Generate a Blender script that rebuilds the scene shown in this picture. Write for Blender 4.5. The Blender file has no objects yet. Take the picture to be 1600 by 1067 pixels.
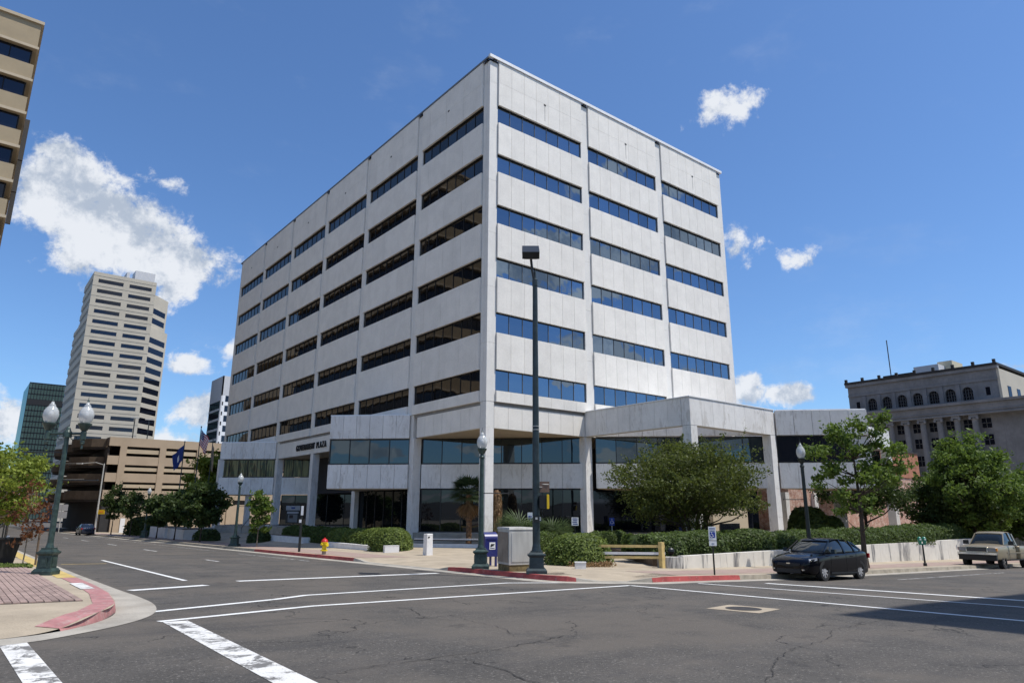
import bpy, bmesh, math, random
import numpy as np
from mathutils import Vector, Matrix
random.seed(7); rng = np.random.default_rng(7)
sc = bpy.context.scene
COL = sc.collection
R = math.radians
# axes: X runs along the right-hand street, Y along the left-hand street, Z up, the office block's corner column at 0,0; eye level is Z = 0
CAM = Vector((-25.898, -34.965, 0.0))
AZ, PITCH, ROLL = R(51.3), R(13.913), R(0.178)

# ---------------------------------------------------------------- camera
fwd = Vector((math.sin(R(90)-AZ)*0+math.cos(AZ)*math.cos(PITCH), math.sin(AZ)*math.cos(PITCH), math.sin(PITCH)))
right = Vector((math.sin(AZ), -math.cos(AZ), 0))
upv = right.cross(fwd)
A = right*math.cos(ROLL) + upv*math.sin(ROLL)
B = upv*math.cos(ROLL) - right*math.sin(ROLL)
cam = bpy.data.cameras.new('camera'); cam.sensor_width = 36; cam.lens = 1066.15/1600*36
cam.clip_start = .1; cam.clip_end = 4000
co = bpy.data.objects.new('camera', cam); COL.objects.link(co)
co.matrix_world = Matrix(((A.x, B.x, -fwd.x, CAM.x), (A.y, B.y, -fwd.y, CAM.y), (A.z, B.z, -fwd.z, CAM.z), (0, 0, 0, 1)))
sc.camera = co

# ---------------------------------------------------------------- light
SUN = Vector((.75, -1.0, 2.45)).normalized()
sd = bpy.data.lights.new('sun', 'SUN'); sd.energy = 4.7; sd.angle = R(.53); sd.color = (1.0, .955, .88)
so = bpy.data.objects.new('sun', sd); COL.objects.link(so)
so.rotation_euler = SUN.to_track_quat('Z', 'Y').to_euler(); so.location = (0, 0, 80)
sc.view_settings.view_transform = 'Standard'; sc.view_settings.look = 'None'
sc.view_settings.exposure = 0.0; sc.view_settings.gamma = 1.0; sc.view_settings.use_curve_mapping = False

def pix_dir(x, y):
    d = fwd + A*((x-800)/1066.15) - B*((y-533.5)/1066.15)
    return d.normalized()

class NT:
    """small helper round a node tree"""
    def __init__(s, nt): s.nt = nt; s.n = nt.nodes; s.l = nt.links
    def new(s, t, **kw):
        n = s.n.new(t)
        for k, v in kw.items(): setattr(n, k, v)
        return n
    def put(s, n, i, v):
        if v is None: return
        if hasattr(v, 'links') or isinstance(v, bpy.types.NodeSocket): s.l.new(v, n.inputs[i])
        else: n.inputs[i].default_value = v
    def math(s, op, a, b=None, c=None, clamp=False):
        n = s.new('ShaderNodeMath', operation=op); n.use_clamp = clamp
        s.put(n, 0, a); s.put(n, 1, b); s.put(n, 2, c); return n.outputs[0]
    def vmath(s, op, a, b=None):
        n = s.new('ShaderNodeVectorMath', operation=op); s.put(n, 0, a); s.put(n, 1, b)
        return n.outputs['Value'] if op in ('DOT_PRODUCT', 'LENGTH') else n.outputs[0]
    def noise(s, vec, scale, detail=4, rough=.55, dist=0, dim='3D'):
        n = s.new('ShaderNodeTexNoise'); n.noise_dimensions = dim
        s.put(n, 'Vector', vec); s.put(n, 'Scale', scale); s.put(n, 'Detail', detail); s.put(n, 'Roughness', rough); s.put(n, 'Distortion', dist)
        return n.outputs['Fac']
    def ramp(s, fac, a, b, lo=0., hi=1.):
        n = s.new('ShaderNodeMapRange'); n.clamp = True; n.interpolation_type = 'SMOOTHSTEP'
        s.put(n, 0, fac); s.put(n, 1, a); s.put(n, 2, b); s.put(n, 3, lo); s.put(n, 4, hi); return n.outputs[0]
    def mix(s, f, a, b, mode='MIX'):
        n = s.new('ShaderNodeMix', data_type='RGBA', blend_type=mode)
        s.put(n, 0, f); s.put(n, 6, a); s.put(n, 7, b); return n.outputs[2]
    def scale(s, vec, v):
        n = s.new('ShaderNodeMapping'); s.put(n, 0, vec); n.inputs['Scale'].default_value = v; return n.outputs[0]

def c4(c): return (c[0], c[1], c[2], 1)

# ---------------------------------------------------------------- sky with fair-weather cumulus
world = bpy.data.worlds.new('World'); sc.world = world; world.use_nodes = True
w = NT(world.node_tree); w.n.clear()
sky = w.new('ShaderNodeTexSky', sky_type='NISHITA'); sky.sun_disc = False
sky.sun_elevation = math.asin(SUN.z); sky.sun_rotation = math.atan2(SUN.x, SUN.y)
sky.air_density = 1.0; sky.dust_density = .6; sky.ozone_density = 2.6; sky.altitude = 50
SKY = .13
tc = w.new('ShaderNodeTexCoord'); D = w.vmath('NORMALIZE', tc.outputs['Generated'])
skyc = w.new('ShaderNodeVectorMath', operation='SCALE'); w.l.new(sky.outputs[0], skyc.inputs[0]); skyc.inputs[3].default_value = SKY
skyb = w.mix(1.0, skyc.outputs[0], (.75, .98, 1.24, 1), 'MULTIPLY')
sep = w.new('ShaderNodeSeparateXYZ'); w.l.new(D, sep.inputs[0])
# named clouds: pixel-measured directions turned into sky directions: (x, y, half width, half height, tilt, strength)
CL = [(95, 305, 100, 82, 10, 1.35), (190, 375, 135, 88, 25, 1.45), (275, 415, 100, 66, 10, 1.4), (85, 235, 45, 35, 0, .75), (120, 410, 70, 45, 10, .75),
      (262, 288, 40, 12, 12, .42), (240, 270, 14, 12, 0, .34), (1168, 164, 54, 26, -12, .50), (1115, 172, 34, 22, 0, .30), (1152, 383, 18, 30, 0, .22), (1192, 375, 20, 10, 0, .16),
      (1245, 408, 34, 19, 0, .36), (1354, 402, 14, 5, 0, .28), (300, 570, 42, 20, 0, .85), (360, 545, 60, 25, 0, .6), (300, 640, 62, 38, 0, 1.0), (250, 700, 90, 40, 0, .8), (20, 655, 50, 45, 0, .9), (-60, 640, 90, 60, 0, .9),
      (1165, 612, 45, 36, 0, 1.0), (1232, 616, 55, 22, 0, 1.0), (1590, 572, 50, 14, 0, .7), (1700, 560, 90, 30, 0, .8), (-120, 420, 90, 60, 0, .9)]
M = None
for (px, py, rx, ry, tilt, st) in CL:
    c = pix_dir(px, py)
    r_ = (pix_dir(px+5, py)-pix_dir(px-5, py)); kx = r_.length/10; r_.normalize()
    u_ = (pix_dir(px, py-5)-pix_dir(px, py+5)); ky = u_.length/10; u_.normalize()
    t_ = R(-tilt); a_ = (r_*math.cos(t_)+u_*math.sin(t_)); b_ = (u_*math.cos(t_)-r_*math.sin(t_))
    dd = w.vmath('SUBTRACT', D, tuple(c))
    uu = w.vmath('DOT_PRODUCT', dd, tuple(a_/(rx*kx))); vv = w.vmath('DOT_PRODUCT', dd, tuple(b_/(ry*ky)))
    q = w.math('ADD', w.math('MULTIPLY', uu, uu), w.math('MULTIPLY', vv, vv))
    front = w.vmath('DOT_PRODUCT', D, tuple(c))
    m = w.math('MULTIPLY', w.math('SUBTRACT', 1.0, w.math('SQRT', q)), st)
    m = w.math('SUBTRACT', m, w.math('MULTIPLY', w.math('LESS_THAN', front, .2), 50.))
    m = w.math('MAXIMUM', m, -1.0)
    M = m if M is None else w.math('MAXIMUM', M, m)
# the rest of the sky: scattered cumulus wherever the camera does not look, on a plane overhead
hz = w.math('MAXIMUM', w.math('ADD', sep.outputs[2], .12), .05)
comb = w.new('ShaderNodeCombineXYZ'); w.put(comb, 0, w.math('DIVIDE', sep.outputs[0], hz)); w.put(comb, 1, w.math('DIVIDE', sep.outputs[1], hz))
gen = w.noise(comb.outputs[0], 1.7, 3, .5)
gen = w.ramp(gen, .44, .62, -1.0, .9)
behind = w.ramp(w.vmath('DOT_PRODUCT', D, tuple(fwd)), .45, .25)
gen = w.math('ADD', w.math('MULTIPLY', gen, behind), w.math('SUBTRACT', behind, 1.0))
gen = w.math('SUBTRACT', gen, w.ramp(sep.outputs[2], .85, .97, 0, 1.5))
M = w.math('MAXIMUM', M, gen)
f1 = w.noise(D, 19, 12, .66, .15); f2 = w.noise(D, 5.5, 3, .5)
dens = w.math('ADD', w.math('MULTIPLY', M, 1.0), w.math('ADD', w.math('MULTIPLY', w.math('SUBTRACT', f1, .5), 2.7), w.math('MULTIPLY', w.math('SUBTRACT', f2, .5), .9)))
alpha = w.ramp(dens, -.02, .48, 0, .96)
wisp = w.ramp(w.noise(w.scale(D, (1, 1, 2.2)), 6, 6, .6), .55, .8, 0, .10)
alpha = w.math('MAXIMUM', alpha, wisp)
Dn = w.vmath('ADD', D, tuple(Vector((SUN.x*.4, SUN.y*.4, .9)).normalized()*.03))
f3 = w.noise(Dn, 19, 12, .66, .15); f4 = w.noise(Dn, 5.5, 3, .5)
f5 = w.noise(D, 9, 8, .62, .4)
lit = w.ramp(w.math('ADD', w.math('ADD', w.math('SUBTRACT', f1, f3), w.math('MULTIPLY', w.math('SUBTRACT', f2, f4), .35)), w.math('MULTIPLY', w.math('SUBTRACT', f5, .5), .9)), -.20, .10)
ccol = w.mix(lit, (.46, .53, .64, 1), (.84, .87, .92, 1))
edge = w.ramp(dens, .3, 1.2)
out = w.mix(alpha, skyb, ccol)
bg = w.new('ShaderNodeBackground'); w.l.new(out, bg.inputs[0]); bg.inputs[1].default_value = 1.0
wo = w.new('ShaderNodeOutputWorld'); w.l.new(bg.outputs[0], wo.inputs[0])

# ---------------------------------------------------------------- materials
MATS = {}
def mat(name, base, rough=.8, metal=0, spec=.5, var=.12, vscale=1.5, fine=0, fscale=60, bump=0, bscale=40, streak=None, streak_amt=0, obj_var=0, coat=0, extra=None, trans=0, stretch=None):
    m = bpy.data.materials.new(name); m.use_nodes = True
    t = NT(m.node_tree); bs = t.n['Principled BSDF']
    geo = t.new('ShaderNodeNewGeometry'); P = geo.outputs['Position']
    if stretch: P = t.scale(P, stretch)
    col = c4(base)
    n1 = t.noise(P, vscale, 5, .6)
    f = t.ramp(n1, .3, .7, 1-var, 1+var)
    hv = t.new('ShaderNodeHueSaturation'); t.put(hv, 'Color', col); t.put(hv, 'Value', f); col = hv.outputs[0]
    if fine:
        n2 = t.noise(geo.outputs['Position'], fscale, 2, .6)
        h2 = t.new('ShaderNodeHueSaturation'); t.put(h2, 'Color', col); t.put(h2, 'Value', t.ramp(n2, .3, .7, 1-fine, 1+fine)); col = h2.outputs[0]
    if streak_amt:
        sv = t.scale(geo.outputs['Position'], (3.2, 3.2, .16))
        s = t.noise(sv, 1.6, 6, .7, .4)
        sc_ = streak or (.12, .10, .07)
        col = t.mix(t.ramp(s, .52, .78, 0, streak_amt), col, c4(sc_))
    if obj_var:
        oi = t.new('ShaderNodeObjectInfo'); h3 = t.new('ShaderNodeHueSaturation'); t.put(h3, 'Color', col)
        t.put(h3, 'Value', t.ramp(oi.outputs['Random'], 0, 1, 1-obj_var, 1+obj_var)); col = h3.outputs[0]
    if extra: col = extra(t, geo, col)
    t.l.new(col, bs.inputs['Base Color']) if hasattr(col, 'links') else None
    bs.inputs['Roughness'].default_value = rough; bs.inputs['Metallic'].default_value = metal
    bs.inputs['Specular IOR Level'].default_value = spec; bs.inputs['Coat Weight'].default_value = coat; bs.inputs['Coat Roughness'].default_value = .03
    if trans: bs.inputs['Transmission Weight'].default_value = trans
    if bump:
        bn = t.new('ShaderNodeBump'); bn.inputs['Strength'].default_value = bump; bn.inputs['Distance'].default_value = .02
        t.l.new(t.noise(geo.outputs['Position'], bscale, 4, .6), bn.inputs['Height']); t.l.new(bn.outputs[0], bs.inputs['Normal'])
    MATS[name] = m; return m

def asphalt_extra(t, geo, col):
    P = geo.outputs['Position']
    agg = t.noise(P, 26, 3, .8); col = t.mix(t.ramp(agg, .55, .72, 0, .75), col, (.34, .315, .285, 1))
    col = t.mix(t.ramp(t.noise(P, 17, 3, .8), .54, .7, 0, .7), col, (.024, .023, .023, 1))
    col = t.mix(t.ramp(t.noise(P, 4.5, 4, .7), .5, .72, 0, .35), col, (.10, .088, .078, 1))
    col = t.mix(t.ramp(t.noise(P, .3, 5, .65), .42, .62, 0, .65), col, (.125, .108, .09, 1))
    col = t.mix(t.ramp(t.noise(P, .9, 5, .75), .56, .70, 0, .55), col, (.042, .040, .039, 1))
    col = t.mix(t.ramp(t.noise(t.scale(P, (.35, 2.4, 1)), .45, 4, .6), .52, .75, 0, .35), col, (.04, .04, .043, 1))
    # cracks: borders of a warped cell pattern, kept only in places
    nz = t.new('ShaderNodeTexNoise'); nz.inputs['Scale'].default_value = 1.3; nz.inputs['Detail'].default_value = 5; t.l.new(P, nz.inputs['Vector'])
    sub = t.vmath('SUBTRACT', nz.outputs['Color'], (.5, .5, .5)); sc2 = t.new('ShaderNodeVectorMath', operation='SCALE'); t.l.new(sub, sc2.inputs[0]); sc2.inputs[3].default_value = 1.6
    wp = t.vmath('ADD', P, sc2.outputs[0])
    v = t.new('ShaderNodeTexVoronoi', feature='DISTANCE_TO_EDGE'); v.inputs['Scale'].default_value = .3; t.l.new(wp, v.inputs['Vector'])
    crack = t.ramp(v.outputs['Distance'], .0015, .0065, 1, 0)
    keep = t.ramp(t.noise(P, .5, 2, .5), .47, .55)
    col = t.mix(t.math('MULTIPLY', t.math('MULTIPLY', crack, keep), .85), col, (.012, .012, .012, 1))
    v2 = t.new('ShaderNodeTexVoronoi', feature='DISTANCE_TO_EDGE'); v2.inputs['Scale'].default_value = 1.4; t.l.new(wp, v2.inputs['Vector'])
    col = t.mix(t.math('MULTIPLY', t.ramp(v2.outputs['Distance'], .004, .02, .6, 0), t.ramp(t.noise(P, .33, 2, .5), .6, .68)), col, (.02, .02, .02, 1))
    return col
def paint_extra(worn):
    def f(t, geo, col):
        P = geo.outputs['Position']
        m = t.ramp(t.noise(P, 2.6, 7, .78, .6), .60-worn*.12, .66-worn*.08)
        m2 = t.ramp(t.noise(P, 30, 2, .7), .56, .72, 0, .5)
        return t.mix(t.math('MAXIMUM', t.math('MULTIPLY', m, min(1, worn)), m2), col, (.10, .095, .088, 1))
    return f
mat('asphalt', (.088, .081, .073), .88, var=.16, vscale=.6, bump=.6, bscale=70, spec=.3, extra=asphalt_extra)
mat('crack', (.026, .024, .022), .95, var=.1)
mat('paint', (.74, .74, .72), .7, var=.06, extra=paint_extra(.30))
mat('paint_worn', (.68, .67, .64), .7, var=.06, extra=paint_extra(.9))
mat('paint_faint', (.5, .5, .48), .7, var=.06, extra=paint_extra(1.2))
def conc_extra(t, geo, col):
    P = geo.outputs['Position']
    col = t.mix(t.ramp(t.noise(P, .8, 5, .6), .5, .75, 0, .4), col, (.22, .18, .13, 1))
    return t.mix(t.ramp(t.noise(P, 30, 2, .6), .6, .75, 0, .25), col, (.12, .10, .08, 1))
mat('concrete', (.385, .32, .235), .85, var=.13, vscale=.9, fine=.08, fscale=40, bump=.25, extra=conc_extra)
mat('concrete_grey', (.36, .33, .28), .85, var=.18, vscale=1.2, fine=.1, fscale=40, bump=.3, extra=conc_extra)
mat('kerb', (.30, .265, .21), .85, var=.25, vscale=2, fine=.1)
mat('kerb_red', (.36, .065, .06), .7, var=.25, vscale=2.5, extra=lambda t, g, c: t.mix(t.ramp(t.noise(g.outputs['Position'], 8, 5, .7), .55, .72, 0, .5), c, (.34, .27, .24, 1)))
mat('kerb_pink', (.38, .17, .165), .75, var=.2, vscale=3, extra=lambda t, g, c: t.mix(t.ramp(t.noise(g.outputs['Position'], 9, 5, .75), .48, .7, 0, .7), c, (.42, .34, .30, 1)))
mat('yellow_paint', (.52, .38, .12), .75, var=.2, vscale=3, extra=lambda t, g, c: t.mix(t.ramp(t.noise(g.outputs['Position'], 9, 5, .75), .5, .7, 0, .6), c, (.36, .3, .22, 1)))
mat('paver', (.30, .215, .185), .85, var=.12, vscale=2, fine=.14, fscale=60, obj_var=.16, bump=.3)
mat('paver_joint', (.10, .075, .06), .95, var=.2, vscale=3)
def brickwalk(t, geo, col):
    b = t.new('ShaderNodeTexBrick'); b.inputs['Scale'].default_value = 1; b.inputs['Brick Width'].default_value = .42; b.inputs['Row Height'].default_value = .21; b.inputs['Mortar Size'].default_value = .012
    b.inputs['Color1'].default_value = (.36, .255, .215, 1); b.inputs['Color2'].default_value = (.30, .21, .18, 1); b.inputs['Mortar'].default_value = (.20, .15, .12, 1)
    t.l.new(geo.outputs['Position'], b.inputs['Vector'])
    return t.mix(.8, col, t.mix(t.ramp(t.noise(geo.outputs['Position'], 1.3, 5, .6), .4, .7, 0, .5), b.outputs['Color'], (.38, .31, .25, 1)))
mat('brick_paving', (.34, .25, .21), .85, var=.12, vscale=1, fine=.08, extra=brickwalk)
mat('precast', (.76, .725, .665), .75, var=.05, vscale=.9, fine=.035, fscale=9, streak=(.48, .45, .40), streak_amt=.24, obj_var=.025, bump=.08)
mat('pilaster', (.71, .69, .65), .75, var=.05, vscale=.8, fine=.03, fscale=9, streak=(.36, .34, .31), streak_amt=.3)
def marble(t, geo, col):
    P = geo.outputs['Position']
    s = t.noise(t.scale(P, (1.3, 1.3, .35)), 2.4, 6, .65, 1.6)
    s2 = t.noise(t.scale(P, (1.1, 1.1, .3)), 1.1, 4, .6, 1.0)
    f = t.math('MULTIPLY', t.ramp(s, .47, .60), t.ramp(s2, .42, .62))
    return t.mix(t.math('MULTIPLY', f, .42), col, (.34, .30, .25, 1))
mat('marble', (.72, .70, .67), .55, var=.05, vscale=1.2, fine=.03, fscale=9, obj_var=.04, extra=marble)
mat('joint_dark', (.26, .25, .235), .9, var=.1)
mat('coping', (.80, .80, .80), .45, var=.04)
mat('soffit', (.52, .42, .30), .85, var=.06)
mat('frame_dark', (.012, .012, .014), .35, var=.05)
mat('frame_grey', (.16, .17, .18), .4, metal=.2, var=.05)
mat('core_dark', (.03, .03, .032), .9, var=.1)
mat('black', (.008, .008, .009), .6, var=.1)
mat('black_metal', (.012, .014, .014), .4, var=.2)
mat('lamp_green', (.035, .062, .055), .42, metal=.2, var=.35, vscale=6, extra=lambda t, g, c: t.mix(t.ramp(t.noise(g.outputs['Position'], 9, 4, .7), .52, .75, 0, .4), c, (.11, .14, .11, 1)))
mat('lamp_black', (.014, .022, .022), .45, metal=.2, var=.2)
mat('pole_dark', (.03, .045, .05), .4, metal=.3, var=.25, vscale=5)
mat('steel', (.52, .51, .48), .5, metal=.25, var=.10, vscale=3, stretch=(2, 2, .4))
mat('brown_steel', (.30, .25, .21), .5, metal=.3, var=.2, vscale=2)
mat('grime', (.17, .13, .06), .9, var=.4, vscale=5)
mat('white_paint', (.72, .71, .70), .6, var=.07, vscale=3)
def wallstain(t, geo, col):
    s = t.noise(t.scale(geo.outputs['Position'], (1, 1, .12)), 1.1, 5, .7, .3)
    k = t.noise(t.scale(geo.outputs['Position'], (1, 1, .15)), 6, 5, .7, .3)
    return t.mix(t.math('MULTIPLY', t.ramp(s, .55, .62), t.ramp(k, .35, .62, .3, .9)), col, (.10, .10, .11, 1))
mat('wall_white', (.66, .63, .57), .7, var=.06, vscale=2, extra=wallstain)
mat('sign_white', (.75, .76, .76), .45, var=.03)
mat('sign_blue', (.02, .05, .30), .45, var=.05)
mat('sign_text', (.03, .06, .22), .5, var=0)
mat('sign_brown', (.16, .10, .07), .6, var=.15)
mat('mail_blue', (.008, .014, .13), .38, var=.08, coat=.3)
mat('hyd_yellow', (.75, .56, .01), .5, var=.12, vscale=8)
mat('hyd_red', (.55, .015, .02), .45, var=.1, vscale=8)
mat('meter_green', (.02, .22, .15), .4, var=.1)
mat('sig_yellow', (.80, .52, .01), .45, var=.05)
mat('orange', (.8, .28, .03), .5, var=.1)
mat('timber_yellow', (.56, .42, .17), .75, var=.15, vscale=4, fine=.06)
mat('wood', (.13, .09, .06), .85, var=.2, vscale=6, stretch=(3, 3, .5))
mat('bark', (.065, .050, .038), .95, var=.3, vscale=9, stretch=(2, 2, .4), bump=.6, bscale=25)
mat('bark_pale', (.22, .18, .14), .95, var=.3, vscale=9, stretch=(2, 2, .4))
mat('bark_palm', (.15, .085, .045), .95, var=.45, vscale=9, bump=.8, bscale=20)
mat('car_black', (.002, .002, .004), .10, var=0, coat=0, spec=.28)
mat('car_tan', (.30, .245, .155), .35, metal=.3, var=.02, coat=.3)
mat('car_navy', (.010, .014, .035), .25, var=0, coat=1)
mat('car_white', (.7, .7, .7), .3, var=0, coat=.6)
mat('chrome', (.75, .75, .75), .12, metal=1, var=.02)
mat('rim', (.55, .55, .57), .25, metal=.4, var=.05)
mat('tyre', (.015, .015, .015), .8, var=.1)
mat('headlamp', (.20, .21, .23), .08, var=.05, coat=1, spec=.8)
mat('amber', (.7, .25, .02), .2, var=.05)
mat('tail_red', (.35, .01, .01), .2, var=.05)
mat('car_glass', (.010, .013, .014), .05, var=0, spec=.6, coat=0)
mat('tan_stucco', (.33, .26, .165), .85, var=.06, vscale=.5, streak=(.28, .20, .11), streak_amt=.3)
mat('tan_light', (.45, .37, .26), .8, var=.06, vscale=.7)
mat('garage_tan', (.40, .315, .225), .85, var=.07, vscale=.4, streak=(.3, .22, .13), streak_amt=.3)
mat('garage_shade', (.13, .095, .065), .9, var=.15)  # same concrete as the front, with the street side's shade painted in
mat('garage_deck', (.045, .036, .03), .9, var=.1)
mat('beige', (.47, .425, .345), .8, var=.05, vscale=.2, streak=(.35, .31, .25), streak_amt=.2)
mat('limestone', (.185, .185, .19), .85, var=.16, vscale=.35, streak=(.08, .08, .08), streak_amt=.5, fine=.06, fscale=2)
mat('limestone_dark', (.12, .12, .12), .85, var=.2, vscale=.5)
mat('roof_dark', (.02, .018, .018), .7, var=.2)
mat('cream', (.56, .50, .36), .8, var=.05)
mat('pale_grey', (.55, .55, .56), .7, var=.05)
def rubble(t, geo, col):
    P = geo.outputs['Position']; sp = t.new('ShaderNodeSeparateXYZ'); t.l.new(P, sp.inputs[0])
    cb = t.new('ShaderNodeCombineXYZ'); t.put(cb, 0, t.math('ADD', sp.outputs[0], sp.outputs[1])); t.put(cb, 1, sp.outputs[2])
    b = t.new('ShaderNodeTexBrick'); b.inputs['Scale'].default_value = 1; b.inputs['Brick Width'].default_value = .23; b.inputs['Row Height'].default_value = .078; b.inputs['Mortar Size'].default_value = .012
    b.inputs['Color1'].default_value = (.42, .16, .10, 1); b.inputs['Color2'].default_value = (.34, .13, .085, 1); b.inputs['Mortar'].default_value = (.45, .36, .30, 1)
    t.l.new(cb.outputs[0], b.inputs['Vector'])
    pale = t.ramp(t.noise(P, 3.4, 5, .8), .44, .60, 0, .9)
    col = t.mix(pale, b.outputs['Color'], (.56, .43, .35, 1))
    return t.mix(t.ramp(t.noise(P, 2.9, 6, .85), .52, .60, 0, .8), col, (.20, .085, .06, 1))
mat('rubble_brick', (.4, .2, .15), .9, var=.1, extra=rubble, bump=.8, bscale=14)
mat('brick', (.36, .15, .09), .9, var=.12, vscale=1.2, fine=.15, fscale=12)
mat('grass', (.05, .09, .018), .9, var=.3, vscale=6)
mat('soil', (.10, .07, .045), .95, var=.3, vscale=6)
mat('dry_leaf', (.42, .28, .10), .9, var=.3, vscale=12)
mat('flag_blue', (.015, .035, .16), .8, var=.1)
mat('flag_red', (.42, .02, .03), .8, var=.1)
mat('flag_white', (.7, .7, .7), .8, var=.1)
mat('flag_tan', (.42, .34, .26), .8, var=.1)
mat('iron', (.035, .030, .027), .7, metal=.0, var=.3, vscale=9)
mat('atm_grey', (.35, .36, .38), .5, var=.05)

def glassmat(name, tint, rough, spec, base=(.01, .012, .014), wav=0, wscale=.5):
    m = bpy.data.materials.new(name); m.use_nodes = True; t = NT(m.node_tree); bs = t.n['Principled BSDF']
    bs.inputs['Base Color'].default_value = c4(base); bs.inputs['Roughness'].default_value = .9; bs.inputs['Specular IOR Level'].default_value = 0
    gl = t.new('ShaderNodeBsdfGlossy'); gl.inputs['Color'].default_value = c4(tint); gl.inputs['Roughness'].default_value = rough
    oi0 = t.new('ShaderNodeObjectInfo'); t.l.new(t.mix(1.0, c4(tint), t.mix(oi0.outputs['Random'], (.78, .78, .78, 1), (1.12, 1.12, 1.12, 1)), 'MULTIPLY'), gl.inputs['Color'])
    lw = t.new('ShaderNodeFresnel'); lw.inputs['IOR'].default_value = 1.55
    fac = t.math('ADD', t.math('MULTIPLY', lw.outputs[0], 1.0), spec, clamp=True)
    mx = t.new('ShaderNodeMixShader'); t.l.new(fac, mx.inputs[0]); t.l.new(bs.outputs[0], mx.inputs[1]); t.l.new(gl.outputs[0], mx.inputs[2])
    geo = t.new('ShaderNodeNewGeometry'); oi = t.new('ShaderNodeObjectInfo')
    if wav:
        off = t.new('ShaderNodeCombineXYZ'); t.put(off, 0, t.math('MULTIPLY', oi.outputs['Random'], 50.)); pp = t.vmath('ADD', geo.outputs['Position'], off.outputs[0])
        bn = t.new('ShaderNodeBump'); bn.inputs['Strength'].default_value = 1; bn.inputs['Distance'].default_value = wav
        t.l.new(t.noise(pp, wscale, 1, .4), bn.inputs['Height'])
        t.l.new(bn.outputs[0], gl.inputs['Normal'])
    t.l.new(mx.outputs[0], t.n['Material Output'].inputs[0]); MATS[name] = m; return m
glassmat('glass_tower', (.38, .50, .64), .012, .40, wav=.006, wscale=1.1)
glassmat('glass_tower_side', (.55, .52, .50), .012, .12, base=(.010, .009, .008), wav=.0045, wscale=.8)
glassmat('glass_podium', (.33, .42, .48), .015, .18, wav=.004, wscale=.8)
glassmat('glass_ground', (.45, .50, .55), .015, .06, base=(.006, .007, .008), wav=.003, wscale=.8)
glassmat('glass_gold', (.5, .48, .36), .02, .02, base=(.03, .028, .015), wav=.02, wscale=.9)
glassmat('glass_dark', (.4, .45, .55), .03, .05, base=(.006, .007, .012))
glassmat('glass_blue', (.55, .68, .9), .03, .35, base=(.05, .07, .10))
glassmat('glass_green', (.30, .40, .38), .08, .12, base=(.07, .11, .10), wav=.05, wscale=.3)

def curtain_mat():
    m = MATS['glass_gold']; t = NT(m.node_tree); bs = [n for n in t.n if n.type == 'BSDF_PRINCIPLED'][0]
    geo = t.new('ShaderNodeNewGeometry'); s = t.noise(t.scale(geo.outputs['Position'], (2.6, 2.6, .25)), 1.0, 2, .5, 1.6)
    col = t.mix(t.ramp(s, .44, .58), (.012, .012, .008, 1), (.17, .155, .075, 1)); t.l.new(col, bs.inputs['Base Color'])
curtain_mat()
def globe_mat():
    m = bpy.data.materials.new('globe'); m.use_nodes = True; t = NT(m.node_tree); bs = t.n['Principled BSDF']
    bs.inputs['Base Color'].default_value = (.62, .64, .64, 1); bs.inputs['Roughness'].default_value = .12; bs.inputs['Alpha'].default_value = .62
    bs.inputs['Specular IOR Level'].default_value = .8; MATS['globe'] = m
globe_mat()

def leafmat(name, base, dark, light, rough=.6, transl=.35):
    m = bpy.data.materials.new(name); m.use_nodes = True; t = NT(m.node_tree); bs = t.n['Principled BSDF']
    geo = t.new('ShaderNodeNewGeometry')
    f = t.ramp(geo.outputs['Random Per Island'], 0, 1)
    col = t.mix(f, c4(dark), c4(light))
    col = t.mix(t.ramp(t.noise(geo.outputs['Position'], 1.1, 3, .6), .35, .65, 0, .7), col, c4(base))
    t.l.new(col, bs.inputs['Base Color']); bs.inputs['Roughness'].default_value = rough; bs.inputs['Specular IOR Level'].default_value = .35
    tr = t.new('ShaderNodeBsdfTranslucent'); t.l.new(t.mix(.5, col, c4([x*1.5 for x in light])), tr.inputs[0])
    mx = t.new('ShaderNodeMixShader'); mx.inputs[0].default_value = transl
    t.l.new(bs.outputs[0], mx.inputs[1]); t.l.new(tr.outputs[0], mx.inputs[2]); t.l.new(mx.outputs[0], t.n['Material Output'].inputs[0])
    MATS[name] = m
leafmat('leaf_oak', (.058, .078, .015), (.030, .042, .010), (.13, .16, .028))
leafmat('leaf_street', (.075, .125, .020), (.045, .08, .012), (.15, .22, .035))
leafmat('leaf_dark', (.040, .066, .016), (.020, .038, .010), (.08, .12, .028))
leafmat('leaf_lime', (.17, .22, .025), (.09, .13, .016), (.28, .33, .05))
leafmat('leaf_rust', (.13, .045, .02), (.06, .03, .014), (.20, .08, .03))
leafmat('leaf_hedge', (.060, .095, .020), (.030, .05, .012), (.12, .175, .04))
leafmat('leaf_bush', (.10, .145, .028), (.04, .065, .014), (.22, .28, .06))
leafmat('leaf_palm', (.045, .075, .025), (.03, .05, .02), (.09, .13, .05))
leafmat('leaf_dead', (.22, .13, .06), (.12, .07, .035), (.34, .22, .11))

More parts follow.
